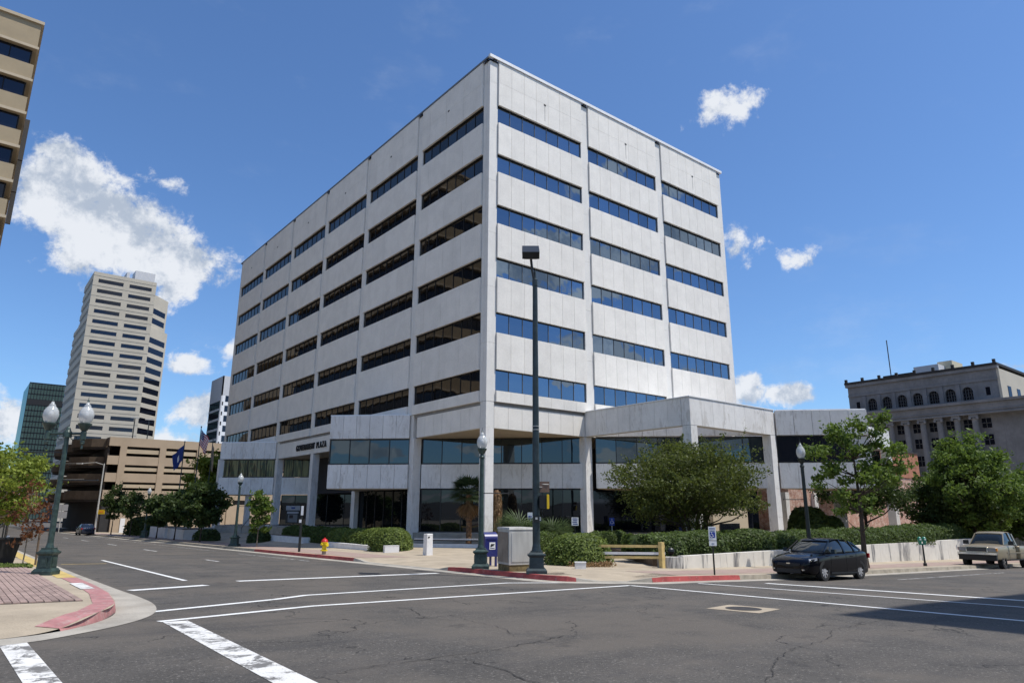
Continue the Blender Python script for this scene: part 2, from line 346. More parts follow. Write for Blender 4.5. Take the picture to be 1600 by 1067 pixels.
# ---------------------------------------------------------------- ground heights
def S(a):
    if a < -30: return 1.3975+.008*(a+30)
    if a < -8.4: return 1.5+.025*(a+25.9)
    if a < -1.2: return 1.9375+.04*(a+8.4)
    if a < 70: return 2.2255+.028*(a+1.2)
    return 2.2255+.028*71.2+.006*(a-70)
def T(b):
    return .013*(b+35) if b < 100 else .013*135+.003*(b-100)
def gh(a, b): return -(S(a)+T(b))
def sstep(x, a, b):
    t = min(1, max(0, (x-a)/(b-a))); return t*t*(3-2*t)
SITE = -2.25
def zsite(a, b):
    """surface of the office block's site: kerb-height pavement that levels off inside"""
    d = min(a+11.2, b+20.5)
    drop = 0
    if a < -9.5: drop = .125*sstep(b, -13.2, -12.0)*(1-sstep(b, -6.5, -5.2))*(1-sstep(d, .3, 2.2))
    if a+b < -24: drop = max(drop, .125*(1-sstep(abs((a+9.9)-(b+19.9)), 1.0, 1.9))*(1-sstep(d, .8, 2.2)))
    z = gh(a, b)+.15-drop
    t = sstep(d, 3.4, 7.5)*(1-sstep(b, 50, 62))
    if b < 3: t *= 1.0
    return z*(1-t)+max(z, SITE)*t

# ---------------------------------------------------------------- building helpers
def tag(o, label=None, cat=None, group=None, kind=None):
    if label: o['label'] = label
    if cat: o['category'] = cat
    if group: o['group'] = group
    if kind: o['kind'] = kind
    return o
def thing(name, label, cat, loc=(0, 0, 0), rz=0, group=None):
    o = bpy.data.objects.new(name, None); COL.objects.link(o); o.location = loc; o.rotation_euler = (0, 0, rz); o.empty_display_size = .3
    return tag(o, label, cat, group)
def link(name, me, parent=None, loc=(0, 0, 0), rz=0):
    o = bpy.data.objects.new(name, me); COL.objects.link(o); o.location = loc; o.rotation_euler = (0, 0, rz)
    if parent is not None: o.parent = parent
    return o
class MB:
    def __init__(s): s.v = []; s.f = []; s.m = []
    def add(s, vs, fs, mi=0):
        k = len(s.v); s.v += [tuple(p) for p in vs]
        for f in fs: s.f.append(tuple(i+k for i in f)); s.m.append(mi)
        return s
    def box(s, x0, x1, y0, y1, z0, z1, mi=0):
        return s.add([(x0, y0, z0), (x1, y0, z0), (x1, y1, z0), (x0, y1, z0), (x0, y0, z1), (x1, y0, z1), (x1, y1, z1), (x0, y1, z1)],
                     [(3, 2, 1, 0), (4, 5, 6, 7), (0, 1, 5, 4), (1, 2, 6, 5), (2, 3, 7, 6), (3, 0, 4, 7)], mi)
    def frust(s, c, h, w0, w1, d0=None, d1=None, mi=0):
        d0 = w0 if d0 is None else d0; d1 = w1 if d1 is None else d1; x, y, z = c
        return s.add([(x-w0, y-d0, z), (x+w0, y-d0, z), (x+w0, y+d0, z), (x-w0, y+d0, z), (x-w1, y-d1, z+h), (x+w1, y-d1, z+h), (x+w1, y+d1, z+h), (x-w1, y+d1, z+h)],
                     [(3, 2, 1, 0), (4, 5, 6, 7), (0, 1, 5, 4), (1, 2, 6, 5), (2, 3, 7, 6), (3, 0, 4, 7)], mi)
    def obox(s, p, d, L, W, z0, z1, mi=0):
        """box from point p along unit dir d, length L, thickness W to the right of d"""
        n = (d[1], -d[0]); x, y = p
        q = [(x, y), (x+d[0]*L, y+d[1]*L), (x+d[0]*L+n[0]*W, y+d[1]*L+n[1]*W), (x+n[0]*W, y+n[1]*W)]
        return s.prism(q, z0, z1, mi)
    def prism(s, poly, z0, z1, mi=0):
        ar = sum(poly[i][0]*poly[(i+1) % len(poly)][1]-poly[(i+1) % len(poly)][0]*poly[i][1] for i in range(len(poly)))
        if ar < 0: poly = poly[::-1]
        n = len(poly); z0f = z0 if callable(z0) else (lambda a, b: z0)
        vs = [(x, y, z0f(x, y)) for x, y in poly]+[(x, y, z1(x, y) if callable(z1) else z1) for x, y in poly]
        return s.add(vs, [tuple(range(n-1, -1, -1)), tuple(range(n, 2*n))]+[(i, (i+1) % n, n+(i+1) % n, n+i) for i in range(n)], mi)
    def tube(s, pts, rad, n=8, mi=0, caps=True):
        pts = [Vector(p) for p in pts]; rad = rad if isinstance(rad, (list, tuple)) else [rad]*len(pts)
        k = len(s.v)
        for i, p in enumerate(pts):
            t = (pts[min(i+1, len(pts)-1)]-pts[max(i-1, 0)]).normalized()
            a = Vector((0, 0, 1)) if abs(t.z) < .9 else Vector((1, 0, 0))
            u = t.cross(a).normalized(); v = t.cross(u)
            for j in range(n):
                q = p+(u*math.cos(2*math.pi*j/n)+v*math.sin(2*math.pi*j/n))*rad[i]; s.v.append(tuple(q))
        for i in range(len(pts)-1):
            for j in range(n):
                s.f.append((k+i*n+j, k+i*n+(j+1) % n, k+(i+1)*n+(j+1) % n, k+(i+1)*n+j)); s.m.append(mi)
        if caps:
            s.f.append(tuple(k+j for j in range(n))[::-1]); s.m.append(mi)
            e = k+(len(pts)-1)*n; s.f.append(tuple(e+j for j in range(n))); s.m.append(mi)
        return s
    def lathe(s, c, prof, n=16, mi=0, sq=False):
        k = len(s.v); x, y, z = c; n = 4 if sq else n; off = math.pi/4 if sq else 0; f = math.sqrt(2) if sq else 1
        for r, h in prof:
            for j in range(n):
                a = 2*math.pi*j/n+off; s.v.append((x+r*f*math.cos(a), y+r*f*math.sin(a), z+h))
        for i in range(len(prof)-1):
            for j in range(n):
                s.f.append((k+i*n+j, k+i*n+(j+1) % n, k+(i+1)*n+(j+1) % n, k+(i+1)*n+j)); s.m.append(mi)
        s.f.append(tuple(k+j for j in range(n))[::-1]); s.m.append(mi)
        e = k+(len(prof)-1)*n; s.f.append(tuple(e+j for j in range(n))); s.m.append(mi)
        return s
    def sphere(s, c, r, n=10, m=6, mi=0, sz=1):
        return s.lathe(c, [(max(.001, r*math.cos(t)), r*sz*math.sin(t)) for t in [(-.5+i/m)*math.pi for i in range(m+1)]], n, mi)
    def mesh(s, name, mats, smooth=False):
        me = bpy.data.meshes.new(name); me.from_pydata(s.v, [], s.f)
        mats = mats if isinstance(mats, (list, tuple)) else [mats]
        for q in mats: me.materials.append(MATS[q])
        if len(mats) > 1: me.polygons.foreach_set('material_index', s.m)
        if smooth: me.polygons.foreach_set('use_smooth', [True]*len(s.f))
        me.update(); return me
    def build(s, name, mats, parent=None, smooth=False, loc=None, rz=0, world=False):
        """world=True: the coordinates are world ones, the parent stands unrotated at its own place"""
        me = s.mesh(name, mats, smooth)
        if loc is None: loc = tuple(-x for x in parent.location) if (world and parent is not None) else (0, 0, 0)
        return link(name, me, parent, loc, rz)
def smooth_auto(o, ang=35):
    o.data.polygons.foreach_set('use_smooth', [True]*len(o.data.polygons))
    try: o.data.set_sharp_from_angle(angle=R(ang))
    except Exception: pass
    return o
def copy_thing(src, loc, rz, label=None, scale=None):
    r = src.copy(); COL.objects.link(r); r.location = loc; r.rotation_euler = (0, 0, rz)
    if label: r['label'] = label
    if scale: r.scale = scale
    for ch in list(src.children):
        c = ch.copy(); COL.objects.link(c); c.parent = r
        for g in list(ch.children):
            d = g.copy(); COL.objects.link(d); d.parent = c
    return r

# ---------------------------------------------------------------- the ground
def sheet(name, xs, ys, zf, m, kind='structure'):
    nx, ny = len(xs), len(ys)
    v = [(x, y, zf(x, y)) for y in ys for x in xs]
    f = [(j*nx+i, j*nx+i+1, (j+1)*nx+i+1, (j+1)*nx+i) for j in range(ny-1) for i in range(nx-1)]
    b = MB(); b.add(v, f); o = b.build(name, m, smooth=True); return tag(o, kind=kind)
def steps(*seg):
    out = []
    for a, b, n in seg: out += [a+(b-a)*i/n for i in range(n)]
    return out+[seg[-1][1]]
xs = steps((-900, -120, 8), (-120, -30, 9), (-30, -8.4, 12), (-8.4, -1.2, 6), (-1.2, 70, 24), (70, 200, 8), (200, 1800, 12))
ys = steps((-500, -60, 8), (-60, 100, 40), (100, 300, 10), (300, 2200, 12))
road = sheet('road', xs, ys, gh, 'asphalt')
tag(road, 'worn grey brown asphalt of the two streets and their crossing')

def kerb_in(b):   # inner (block) edge along the left street and round the corner
    if b > -17.9: return -11.2
    if b > -19.2: return -11.2+.45*((-17.9-b)/1.3)**2
    t = min(1, (-19.2-b)/1.3); return -10.75+1.95*t
xs_, ys_ = None, steps((-20.5, -17.9, 9), (-17.9, 5, 40), (5, 97, 50))
u_ = steps((0, 9, 22), (9, 40, 14), (40, 300, 20))
v = []; f = []
for b in ys_:
    a0 = kerb_in(b)
    for u in u_:
        v.append((a0+u, b, zsite(a0+u, b)))
nx = len(u_)
for j in range(len(ys_)-1):
    for i in range(nx-1): f.append((j*nx+i, j*nx+i+1, (j+1)*nx+i+1, (j+1)*nx+i))
site = MB().add(v, f).build('pavement', 'concrete', smooth=True)
tag(site, 'sandy concrete pavement and forecourt round the white office block', kind='structure')
# skirt, gutter and kerb along a polyline
def offset(pl, d):
    out = []
    for i, p in enumerate(pl):
        a = Vector(pl[max(i-1, 0)]); b = Vector(pl[min(i+1, len(pl)-1)]); t = (b-a).normalized(); out.append((p[0]+t.y*d, p[1]-t.x*d))
    return out
def resample(pl, step=.6):
    out = []
    for i in range(len(pl)-1):
        a, b = Vector(pl[i]), Vector(pl[i+1]); n = max(1, int((b-a).length/step))
        out += [tuple(a+(b-a)*k/n) for k in range(n)]
    return out+[tuple(pl[-1])]
def ribbon(pl, d0, d1, z0, z1, m, name, mb=None):
    """strip between offsets d0 and d1 of a polyline, heights as functions"""
    a = offset(pl, d0); b = offset(pl, d1); n = len(pl); mb = mb or MB()
    v = [(x, y, z0(x, y)) for x, y in a]+[(x, y, z1(x, y)) for x, y in b]
    mb.add(v, [(i, i+1, n+i+1, n+i) for i in range(n-1)])
    return mb
def kerb_piece(pl, hf, side, m, name='kerb', parent=None):
    """a kerb with top, face and joints; side=+1: street lies right of the travel direction"""
    pl = resample(pl); mb = MB(); s = side
    g = lambda dz: (lambda x, y: gh(x, y)+dz)
    top = lambda x, y: zsite(x+.001, y+.001)+.004
    ribbon(pl, -.16*s, .0, top, top, m, name, mb)
    ribbon(pl, 0, .03*s, top, lambda x, y: gh(x, y)+.0, m, name, mb)
    o = mb.build(name, m); return tag(o, kind='structure')
full = lambda x, y: .15
def kb(pl, m, side=1, label=None, hf=full): o = kerb_piece(pl, hf, side, m); label and tag(o, label)
# block kerb, walked with the street on the left going +Y -> side -1
left_line = [(-11.2, 97), (-11.2, 9)]
kb([(-11.2, 97), (-11.2, 8)], 'kerb', 1, 'worn brown kerb running down the far side of the left street')
kb([(-11.2, 8), (-11.2, -5.2)], 'kerb_red', 1, 'faded dark red kerb in front of the hydrant')
def drp(x, y): return .15-.125*(1 if -12.2 < y < -6 else sstep(y, -12.9, -12.2) if y < -12.2 else 1-sstep(y, -6, -5.2))
kb([(-11.2, -5.2), (-11.2, -12.9)], 'concrete_grey', 1, 'dropped kerb of the driveway beside the mailbox', drp)
cor = [(-11.2, -12.9), (-11.2, -17.9), (-11.17, -18.3), (-11.08, -18.7), (-10.95, -19.0), (-10.75, -19.2)]
kb(cor, 'kerb_red', 1, 'red painted kerb round the corner under the lamp and cabinet')
kb([(-10.75, -19.2), (-8.8, -20.5)], 'concrete_grey', 1, 'dropped kerb at the corner between the two red kerbs', lambda x, y: .03)
kb([(-8.8, -20.5), (-4.2, -20.5)], 'kerb_red', 1, 'bright red kerb under the disabled parking sign', lambda x, y: .03+.12*sstep(x, -8.8, -6.5))
kb([(-4.2, -20.5), (80, -20.5)], 'kerb', 1, 'plain brown kerb along the parked cars on the right street')
allk = resample([(-11.2, 97)]+cor+[(-8.8, -20.5), (80, -20.5)])
gm = ribbon(allk, .03, .62, lambda x, y: gh(x, y)+.009, lambda x, y: gh(x, y)+.005, 'concrete_grey', 'gutter')
tag(gm.build('gutter', 'concrete_grey'), 'pale concrete gutter along the office block kerbs', kind='structure')
# brick bands of the pavement
def patch(name, poly, m, dz, label, zf=zsite):
    bm = bmesh.new(); vs = [bm.verts.new((x, y, 0)) for x, y in poly]; bm.faces.new(vs)
    bmesh.ops.triangulate(bm, faces=bm.faces)
    for _ in range(4):
        es = [e for e in bm.edges if e.calc_length() > 1.0]
        if es: bmesh.ops.subdivide_edges(bm, edges=es, cuts=1, use_grid_fill=False); bmesh.ops.triangulate(bm, faces=bm.faces)
    for q in bm.verts: q.co.z = zf(q.co.x, q.co.y)+dz
    bmesh.ops.recalc_face_normals(bm, faces=bm.faces)
    me = bpy.data.meshes.new(name); bm.to_mesh(me); bm.free(); me.materials.append(MATS[m])
    if me.polygons[0].normal.z < 0: me.flip_normals()
    o = link(name, me); return tag(o, label, kind='structure')
def quadgrid(name, x0, x1, y0, y1, m, dz, zf, label=None):
    o = sheet(name, steps((x0, x1, max(1, int((x1-x0)/.9)))), steps((y0, y1, max(1, int((y1-y0)/.9)))), lambda a, b: zf(a, b)+dz, m)
    if label: tag(o, label)
    return o
quadgrid('brick_pavement', -10.6, -8.2, -5.2, 96, 'brick_paving', .006, zsite, 'pinkish brick band in the pavement beside the left street')
quadgrid('brick_pavement', -6.8, 80, -19.7, -17.6, 'brick_paving', .006, zsite, 'pinkish brick band in the pavement beside the right street')
# ribbed ramp plates at the corner
for (x, y, rz, lab) in ((-10.3, -17.9, 0, 'ribbed paving plate beside the signal pole base'), (-7.6, -19.6, 0, 'ribbed paving plate at the left end of the bright red kerb')):
    mb = MB()
    for k in range(14):
        x0 = x-.55+k*.085; mb.add([(x0, y-.5, zsite(x0, y-.5)+.012), (x0+.03, y-.5, zsite(x0, y-.5)+.012), (x0+.03, y+.5, zsite(x0, y+.5)+.012), (x0, y+.5, zsite(x0, y+.5)+.012)], [(0, 1, 2, 3)])
    tag(mb.build('ribbed_paving', 'paver_joint'), lab, kind='structure')

# left pavement
lk = [(-60, -23.4), (-26.5, -23.4), (-25.2, -23.2), (-24.4, -22.75), (-23.75, -21.8), (-23.35, -20.6), (-23.12, -18.5), (-23.06, -16.5), (-23.06, 97)]
def smooth_line(pl, n=5):
    out = []
    for i in range(len(pl)-1):
        p0, p1, p2, p3 = [Vector(pl[max(0, min(len(pl)-1, j))]) for j in (i-1, i, i+1, i+2)]
        if (p2-p1).length > 6: out.append(tuple(p1)); continue
        for k in range(n):
            u = k/n; out.append(tuple(.5*((2*p1)+(p2-p0).normalized()*0+(-p0+p2)*u*(1 if (p1-p0).length < 6 and (p3-p2).length < 6 else .0)+((2*p0-5*p1+4*p2-p3)*u*u+(-p0+3*p1-3*p2+p3)*u**3 if (p1-p0).length < 6 and (p3-p2).length < 6 else 2*(p2-p1)*u))))
    return out+[tuple(pl[-1])]
lk = smooth_line(lk)
zl = lambda a, b: gh(a, b)+(.15 if b > -21.5 else .15-.14*sstep(-b, 21.7, 23.2))
patch('pavement', [(-60, 97)]+lk, 'concrete', 0, 'concrete pavement corner left of the street') if False else None
mb = MB(); ysl = steps((-23.4, -20, 80), (-20, 0, 20), (0, 97, 40))
def kerb_l(b):
    for i in range(len(lk)-1):
        (x0, y0), (x1, y1) = lk[i], lk[i+1]
        if y0 <= b <= y1 and y1 > y0: return x0+(x1-x0)*(b-y0)/(y1-y0)
    return lk[-1][0] if b > -20 else -26.4
ul = steps((0, 4, 8), (4, 37, 12)); v = []; f = []
for b in ysl:
    for u in ul: v.append((kerb_l(b)-u, b, zl(kerb_l(b)-u, b)))
nx = len(ul)
for j in range(len(ysl)-1):
    for i in range(nx-1): f.append((j*nx+i+1, j*nx+i, (j+1)*nx+i, (j+1)*nx+i+1))
tag(MB().add(v, f).build('pavement', 'concrete', smooth=True), 'concrete pavement corner on the left of the street', kind='structure')
kl = resample(lk[2:])
def lkb(pl, m, lab, hf, name='kerb', w=.34):
    pl = resample(pl, .35); mb = MB(); top = lambda x, y: zl(x, y)+.007
    ribbon(pl, -w, 0, top, top, m, name, mb); ribbon(pl, 0, .03, top, lambda x, y: gh(x, y), m, name, mb)
    tag(mb.build(name, m), lab, kind='structure')
lkb([(-24.4, -22.75), (-23.75, -21.8), (-23.35, -20.6), (-23.12, -18.5), (-23.06, -16.5), (-23.06, -13.6)], 'kerb_pink', 'faded pink painted kerb round the left street corner', None)
lkb([(-23.06, -13.6), (-23.06, 20)], 'yellow_paint', 'faded yellow painted kerb left of the street', None, w=.42)
lkb([(-23.06, 20), (-23.06, 97)], 'kerb', 'plain kerb far along the left side of the street', None)
# gutter apron, widest at the corner
ap = [(-60, -24.1), (-27, -24.0), (-25.1, -23.75), (-24.2, -23.15), (-23.35, -22.2), (-22.8, -21.1), (-22.5, -19.6), (-22.45, -17.8), (-22.5, -15.5), (-22.55, -10), (-22.55, 97)]
ap = smooth_line(ap); aN = resample(ap, .5); inner = []
for p in aN:
    best = min(resample(lk, .3), key=lambda q: (q[0]-p[0])**2+(q[1]-p[1])**2); inner.append(best)
n = len(aN); mb = MB(); mb.add([(x+.03, y, gh(x, y)+.007) for x, y in inner]+[(x, y, gh(x, y)+.007) for x, y in aN], [(i, n+i, n+i+1, i+1) for i in range(n-1)])
tag(mb.build('gutter', 'concrete_grey'), 'broad concrete gutter sweeping round the left street corner', kind='structure')
# stamped white patch on the pink kerb, bricks of the left pavement
mb = MB(); ribbon(resample([(-23.3, -17.4), (-23.3, -15.6)], .4), -.16, .1, lambda x, y: zl(x, y)+.012, lambda x, y: zl(x, y)+.012, '', '', mb)
tag(mb.build('paint_patch', 'paint_worn'), 'worn white patch painted on the pink kerb', kind='structure')
bed = MB(); v = []
bx = steps((-27.3, -23.75, 8)); by = steps((-19.98, -8.4, 18))
o = sheet('paving_bed', bx, by, lambda a, b: zl(a, b)+.005, 'paver_joint'); tag(o, 'dark joint bed under the brick pavers of the left pavement')
PX, PY = .115, .23
pm = MB().frust((0, 0, 0), .022, PX/2-.005, PX/2-.008, PY/2-.005, PY/2-.008).mesh('paver', 'paver')
far = MB(); spots = []; ix = 0; x = -23.82
while x > -27.2:
    y = -19.85+(PY/2 if ix % 2 else 0)
    while y < -8.5: spots.append((x, y)); y += PY
    x -= PX; ix += 1
spots.sort(key=lambda s: -s[0]*.9+s[1]*1.0)
for i, (x, y) in enumerate(spots):
    if i < 298: link('paver', pm, o, (x, y, zl(x, y)+.004+random.uniform(-.003, .003)), random.uniform(-.02, .02))
    else: far.frust((x, y, zl(x, y)+.004+random.uniform(-.002, .002)), .022, PX/2-.005, PX/2-.008, PY/2-.005, PY/2-.008)
fo = far.build('paver', 'paver', o); fo['kind'] = 'stuff'

# ---------------------------------------------------------------- road markings
def mark(pts, wd, m, lab, dz=.0045):
    pl = resample(pts, 1.0); mb = ribbon(pl, -wd/2, wd/2, lambda x, y: gh(x, y)+dz+.001, lambda x, y: gh(x, y)+dz+.001, m, '')
    return tag(mb.build('road_marking', m), lab, kind='structure')
# ribbon winding faces down for some directions: materials are two-sided so it does not matter
mark([(-23.0, -22.35), (-20.05, -21.45), (-10.3, -20.95)], .16, 'paint', 'long thin white crosswalk line nearest the middle of the crossing')
mark([(-22.9, -20.95), (-20.2, -19.85), (-19.3, -19.3), (-12.9, -18.55), (-10.6, -19.6)], .17, 'paint', 'second white crosswalk line across the left street')
mark([(-19.3, -14.5), (-12.3, -13.9)], .30, 'paint', 'broad white stop line across the left street, right half')
mark([(-22.3, -16.25), (-20.4, -15.5)], .30, 'paint', 'short broad white stop line by the left kerb')
mark([(-10.3, -20.95), (-10.0, -30.4), (-9.8, -40)], .16, 'paint', 'white crosswalk line running right from its bend')
mark([(-7.6, -21.3), (-6.6, -29.4), (-5.6, -40)], .16, 'paint', 'middle white crosswalk line across the right street')
mark([(-5.0, -22.0), (-4.1, -28.7), (-3.0, -40)], .32, 'paint', 'broad white stop line across the right street in the shadow')
mark([(-22.78, -22.45), (-22.95, -27.9), (-23.1, -33)], .37, 'paint_worn', 'broad cracked white bar running toward the viewer')
mark([(-25.0, -23.25), (-24.93, -26.5), (-24.85, -30)], .30, 'paint_worn', 'broad worn white bar at the lower left')
mark([(-20.5, -.6), (-20.46, -13.7)], .13, 'paint', 'solid white lane line leading down the left street')
for k, (a, b0, b1) in enumerate([(-16.55, -3.3, -1.3), (-16.2, 9.7, 13.2), (-16.1, 22.5, 26), (-16.0, 36, 40), (-16, 49, 53)]):
    mark([(a, b0), (a, b1)], .12, 'paint_worn', ['nearest', 'second', 'third', 'fourth', 'farthest'][k]+' short white lane dash of the left street')
mark([(-13.1, 4.9), (-13.0, .2), (-12.9, -4.2)], .10, 'paint_faint', 'faint white parking line beside the hydrant kerb')
mark([(-13.1, 60), (-13.1, 9)], .08, 'paint_faint', 'faint white parking line far down the left street')
mark([(2.5, -22.9), (14, -22.9)], .09, 'paint_faint', 'faint white parking line behind the black car')
mark([(-22.3, -3.5), (-20.8, -3.5)], .16, 'yellow_paint', 'short yellow dash in the left street')
cracks = [[(-18.82, -22.37), (-18.69, -22.84), (-19.15, -24.16), (-18.98, -24.77)], [(-18.59, -24.29), (-18.77, -25.1), (-18.75, -25.57), (-18.85, -26.03), (-19.25, -26.77)],
 [(-22.57, -27.6), (-21.8, -27.57), (-20.88, -27.47), (-20.17, -27.44), (-18.9, -27.13), (-18.46, -26.99)], [(-20.79, -27.47), (-20.83, -28.0), (-20.85, -28.22), (-20.85, -28.57), (-20.97, -29.04), (-20.96, -29.6)],
 [(-19.0, -30.59), (-18.41, -30.32), (-17.73, -29.94), (-16.68, -29.58), (-15.57, -29.45)], [(-14.49, -28.89), (-14.15, -28.93), (-13.17, -28.9), (-12.04, -28.78)], [(-13.63, -29.26), (-13.78, -29.68), (-13.82, -29.98), (-13.8, -30.6), (-13.87, -31.11)],
 [(-18.98, -26.65), (-18.75, -27.23), (-18.84, -27.65)], [(-23.2, -25.09), (-22.22, -25.11), (-20.81, -24.94)], [(-23.78, -26.01), (-22.73, -26.07)], [(-15.57, -29.45), (-14.9, -29.2), (-14.4, -28.95)], [(-17.2, -24.2), (-16.1, -24.6), (-15.2, -24.3)]]
crm = MB(); rc = random.Random(3)
for ci, c_ in enumerate(cracks):
    pl = []
    for i in range(len(c_)-1):
        a_, b_ = Vector(c_[i]), Vector(c_[i+1]); n = max(2, int((b_-a_).length/.09))
        for k in range(n): q = a_.lerp(b_, k/n); pl.append((q.x+rc.uniform(-.028, .028), q.y+rc.uniform(-.035, .035)))
    pl.append(c_[-1]); lf = []; rt_ = []
    for i, (x, y) in enumerate(pl):
        a_ = Vector(pl[max(0, i-1)]); b_ = Vector(pl[min(len(pl)-1, i+1)]); t_ = (b_-a_).normalized(); w_ = rc.uniform(.001, .008)*min(1, (i+1)/4, (len(pl)-i)/4)*(1.3 if ci in (2, 3, 0) else .9)
        lf.append((x+t_.y*w_, y-t_.x*w_, gh(x, y)+.0095)); rt_.append((x-t_.y*w_, y+t_.x*w_, gh(x, y)+.0095))
    n = len(pl); crm.add(lf+rt_, [(i, i+1, n+i+1, n+i) for i in range(n-1)])
tag(crm.build('road_crack', 'crack'), 'dark wandering cracks in the asphalt of the crossing', kind='structure')
# manhole in its concrete square
c = (-12.87, -26.32); mb = MB(); h = .78
zq = lambda x, y: gh(x, y)+.006
mb.add([(c[0]+h*math.cos(t), c[1]+h*math.sin(t), gh(c[0], c[1])+.006+(-.025*h*math.cos(t))-.013*h*math.sin(t)) for t in [R(45+10+90*i) for i in range(4)]], [(0, 1, 2, 3)])
mh = mb.build('manhole', 'concrete'); tag(mh, 'round iron manhole cover in a pale square concrete collar', 'manhole cover')
lid = MB(); lid.add([(c[0]+.36*math.cos(t), c[1]+.36*math.sin(t), gh(c[0], c[1])+.011-.025*.36*math.cos(t)-.013*.36*math.sin(t)) for t in [2*math.pi*i/28 for i in range(28)]], [tuple(range(28))])
lid.build('manhole_cover', 'iron', mh)
#@@PART2
# ================================================================ the white office block
ob = thing('office_building', 'white seven storey stone clad office block with ribbon windows in the middle of the photo', 'office building', (0, 0, SITE))
OB = lambda mb, name, m, **k: mb.build(name, m, ob, world=True, **k)
Z0, BAY, PW, WW = 28.5, 9.147, .78, 8.37
RX, LY = 28.1, 55.55
ZS = 5.15   # underside of the tower
mb = MB().box(.35, RX-.2, .35, LY-.2, ZS+.35, 31.9); OB(mb, 'core', 'core_dark')
mb = MB().box(.3, RX-.1, .3, LY-.1, ZS, ZS+.34); OB(mb, 'soffit', 'soffit')
mb = MB().box(.0, RX, .0, LY, 31.92, 32.08); OB(mb, 'roof', 'pale_grey')
OB(MB().box(-.16, RX+.1, -.22, -.0, 32.1, 32.33), 'coping', 'coping'); OB(MB().box(-.16, .0, .001, LY+.1, 32.1, 32.24), 'coping', 'frame_grey')
def onface(side, s0, s1, d0, d1):
    """rectangle s0..s1 along the face, d0..d1 behind it (negative = proud)"""
    return (s0, s1, d0, d1) if side == 'R' else (d0, d1, s0, s1)
# pilasters, in stone lengths
for side, n, end in (('R', 3, RX), ('L', 6, LY)):
    for k in range(n+1):
        s0 = 0 if k == 0 else .73+BAY*k-PW; s1 = .73+BAY*k if k < n else end
        if side == 'L' and k == 0: s0 = .36
        mb = MB(); z = 6.85
        while z < 32.05:
            z1 = min(z+3.9, 32.08); mb.box(*onface(side, s0+(.0 if not(side == 'L' and k == 0) else 0), s1-.01, 0, .34), z+.012, z1); z = z1
        OB(mb, 'pilaster', 'pilaster')
# spandrel panels, each its own stone; meshes shared
RZ = [(Z0, 32.06)]+[(Z0-3.9*(k+1), 27.08-3.9*k) for k in range(5)]+[(6.86, 7.58)]
pmesh = {}
def panel_mesh(side, w_, h_, tall):
    key = (side, round(w_, 3), round(h_, 3))
    if key not in pmesh:
        g = .009; mb = MB()
        for (a, b) in ([(0, h_)] if not tall else [(0, h_*.52-.012), (h_*.52, h_)]):
            if side == 'R': mb.box(g, w_-g, -.13, .2, a, b)
            else: mb.box(-.13, .2, g, w_-g, a, b)
        pmesh[key] = mb.mesh('spandrel_panel', 'precast')
    return pmesh[key]
backing = MB()
for side, n in (('R', 3), ('L', 6)):
    for k in range(n):
        s0 = .73+BAY*k
        if side == 'R': cuts = [i*WW/7 for i in range(8)]
        elif k < 3: cuts = [0, 2*WW/7, 4*WW/7, 6*WW/7, WW]
        else: cuts = [0, 2*WW/7, 5*WW/7, WW]
        for r, (za, zb) in enumerate(RZ):
            for i in range(len(cuts)-1):
                me = panel_mesh(side, cuts[i+1]-cuts[i], zb-za, r == 0)
                loc = (s0+cuts[i], 0, za-SITE) if side == 'R' else (0, s0+cuts[i], za-SITE)
                link('spandrel_panel', me, ob, loc)
            backing.box(*onface(side, s0+.005, s0+WW-.005, .0, .33), za+.01, zb-.01)
            if r == 0:
                m_ = MB(); m_.box(*onface(side, s0+WW*.52, s0+WW*.52+.2, -.15, .0), 30.2, 30.32); OB(m_, 'scupper', 'black')
                if side == 'R': m_ = MB().box(*onface(side, s0+WW*.52+.07, s0+WW*.52+.11, -.134, .0), 28.9, 30.2); OB(m_, 'water_stain', 'joint_dark')
                m_ = MB().box(*onface(side, s0-.5, s0-.22, -.14, -.0), 31.93, 32.1); OB(m_, 'bracket', 'frame_dark')
OB(backing, 'panel_backing', 'joint_dark')
# ribbon windows: frame and seven panes each
pw = WW/7
far_pane = MB()
gm_ = {'R': MB().box(.02, pw-.02, .12, .14, 0, 1.42).mesh('pane', 'glass_tower'), 'L': MB().box(.12, .14, .02, pw-.02, 0, 1.42).mesh('pane', 'glass_tower_side')}
fmesh = {}
for side in 'RL':
    fr = MB()
    for i in range(8): fr.box(*onface(side, max(0, i*pw-.016), min(WW, i*pw+.016), .08, .15), .05, 1.37, 0)
    fr.box(*onface(side, 0, WW, .02, .16), 0, .05, 0); fr.box(*onface(side, 0, WW, .02, .16), 1.37, 1.42, 1)
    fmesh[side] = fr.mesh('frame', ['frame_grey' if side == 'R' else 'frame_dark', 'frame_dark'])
for side, n in (('R', 3), ('L', 6)):
    for k in range(n):
        for r in range(6):
            zt = Z0-3.9*r; s0 = .73+BAY*k
            # the window itself is the dark reveal box behind the glass
            wnd = MB().box(*onface(side, s0, s0+WW, .16, .33), zt-1.42, zt)
            wo_ = OB(wnd, 'window', 'core_dark')
            off = wo_.location
            base = (s0, 0, zt-1.42) if side == 'R' else (0, s0, zt-1.42)
            link('frame', fmesh[side], wo_, base)
            for i in range(7):
                p = (s0+i*pw, 0, zt-1.42) if side == 'R' else (0, s0+i*pw, zt-1.42)
                if side == 'L' and k >= 4: far_pane.box(.12, .14, p[1]+.02, p[1]+pw-.02, p[2], p[2]+1.42)
                else: link('pane', gm_[side], wo_, p)
fp = OB(far_pane, 'window_pane', 'glass_tower_side'); fp['kind'] = 'stuff'
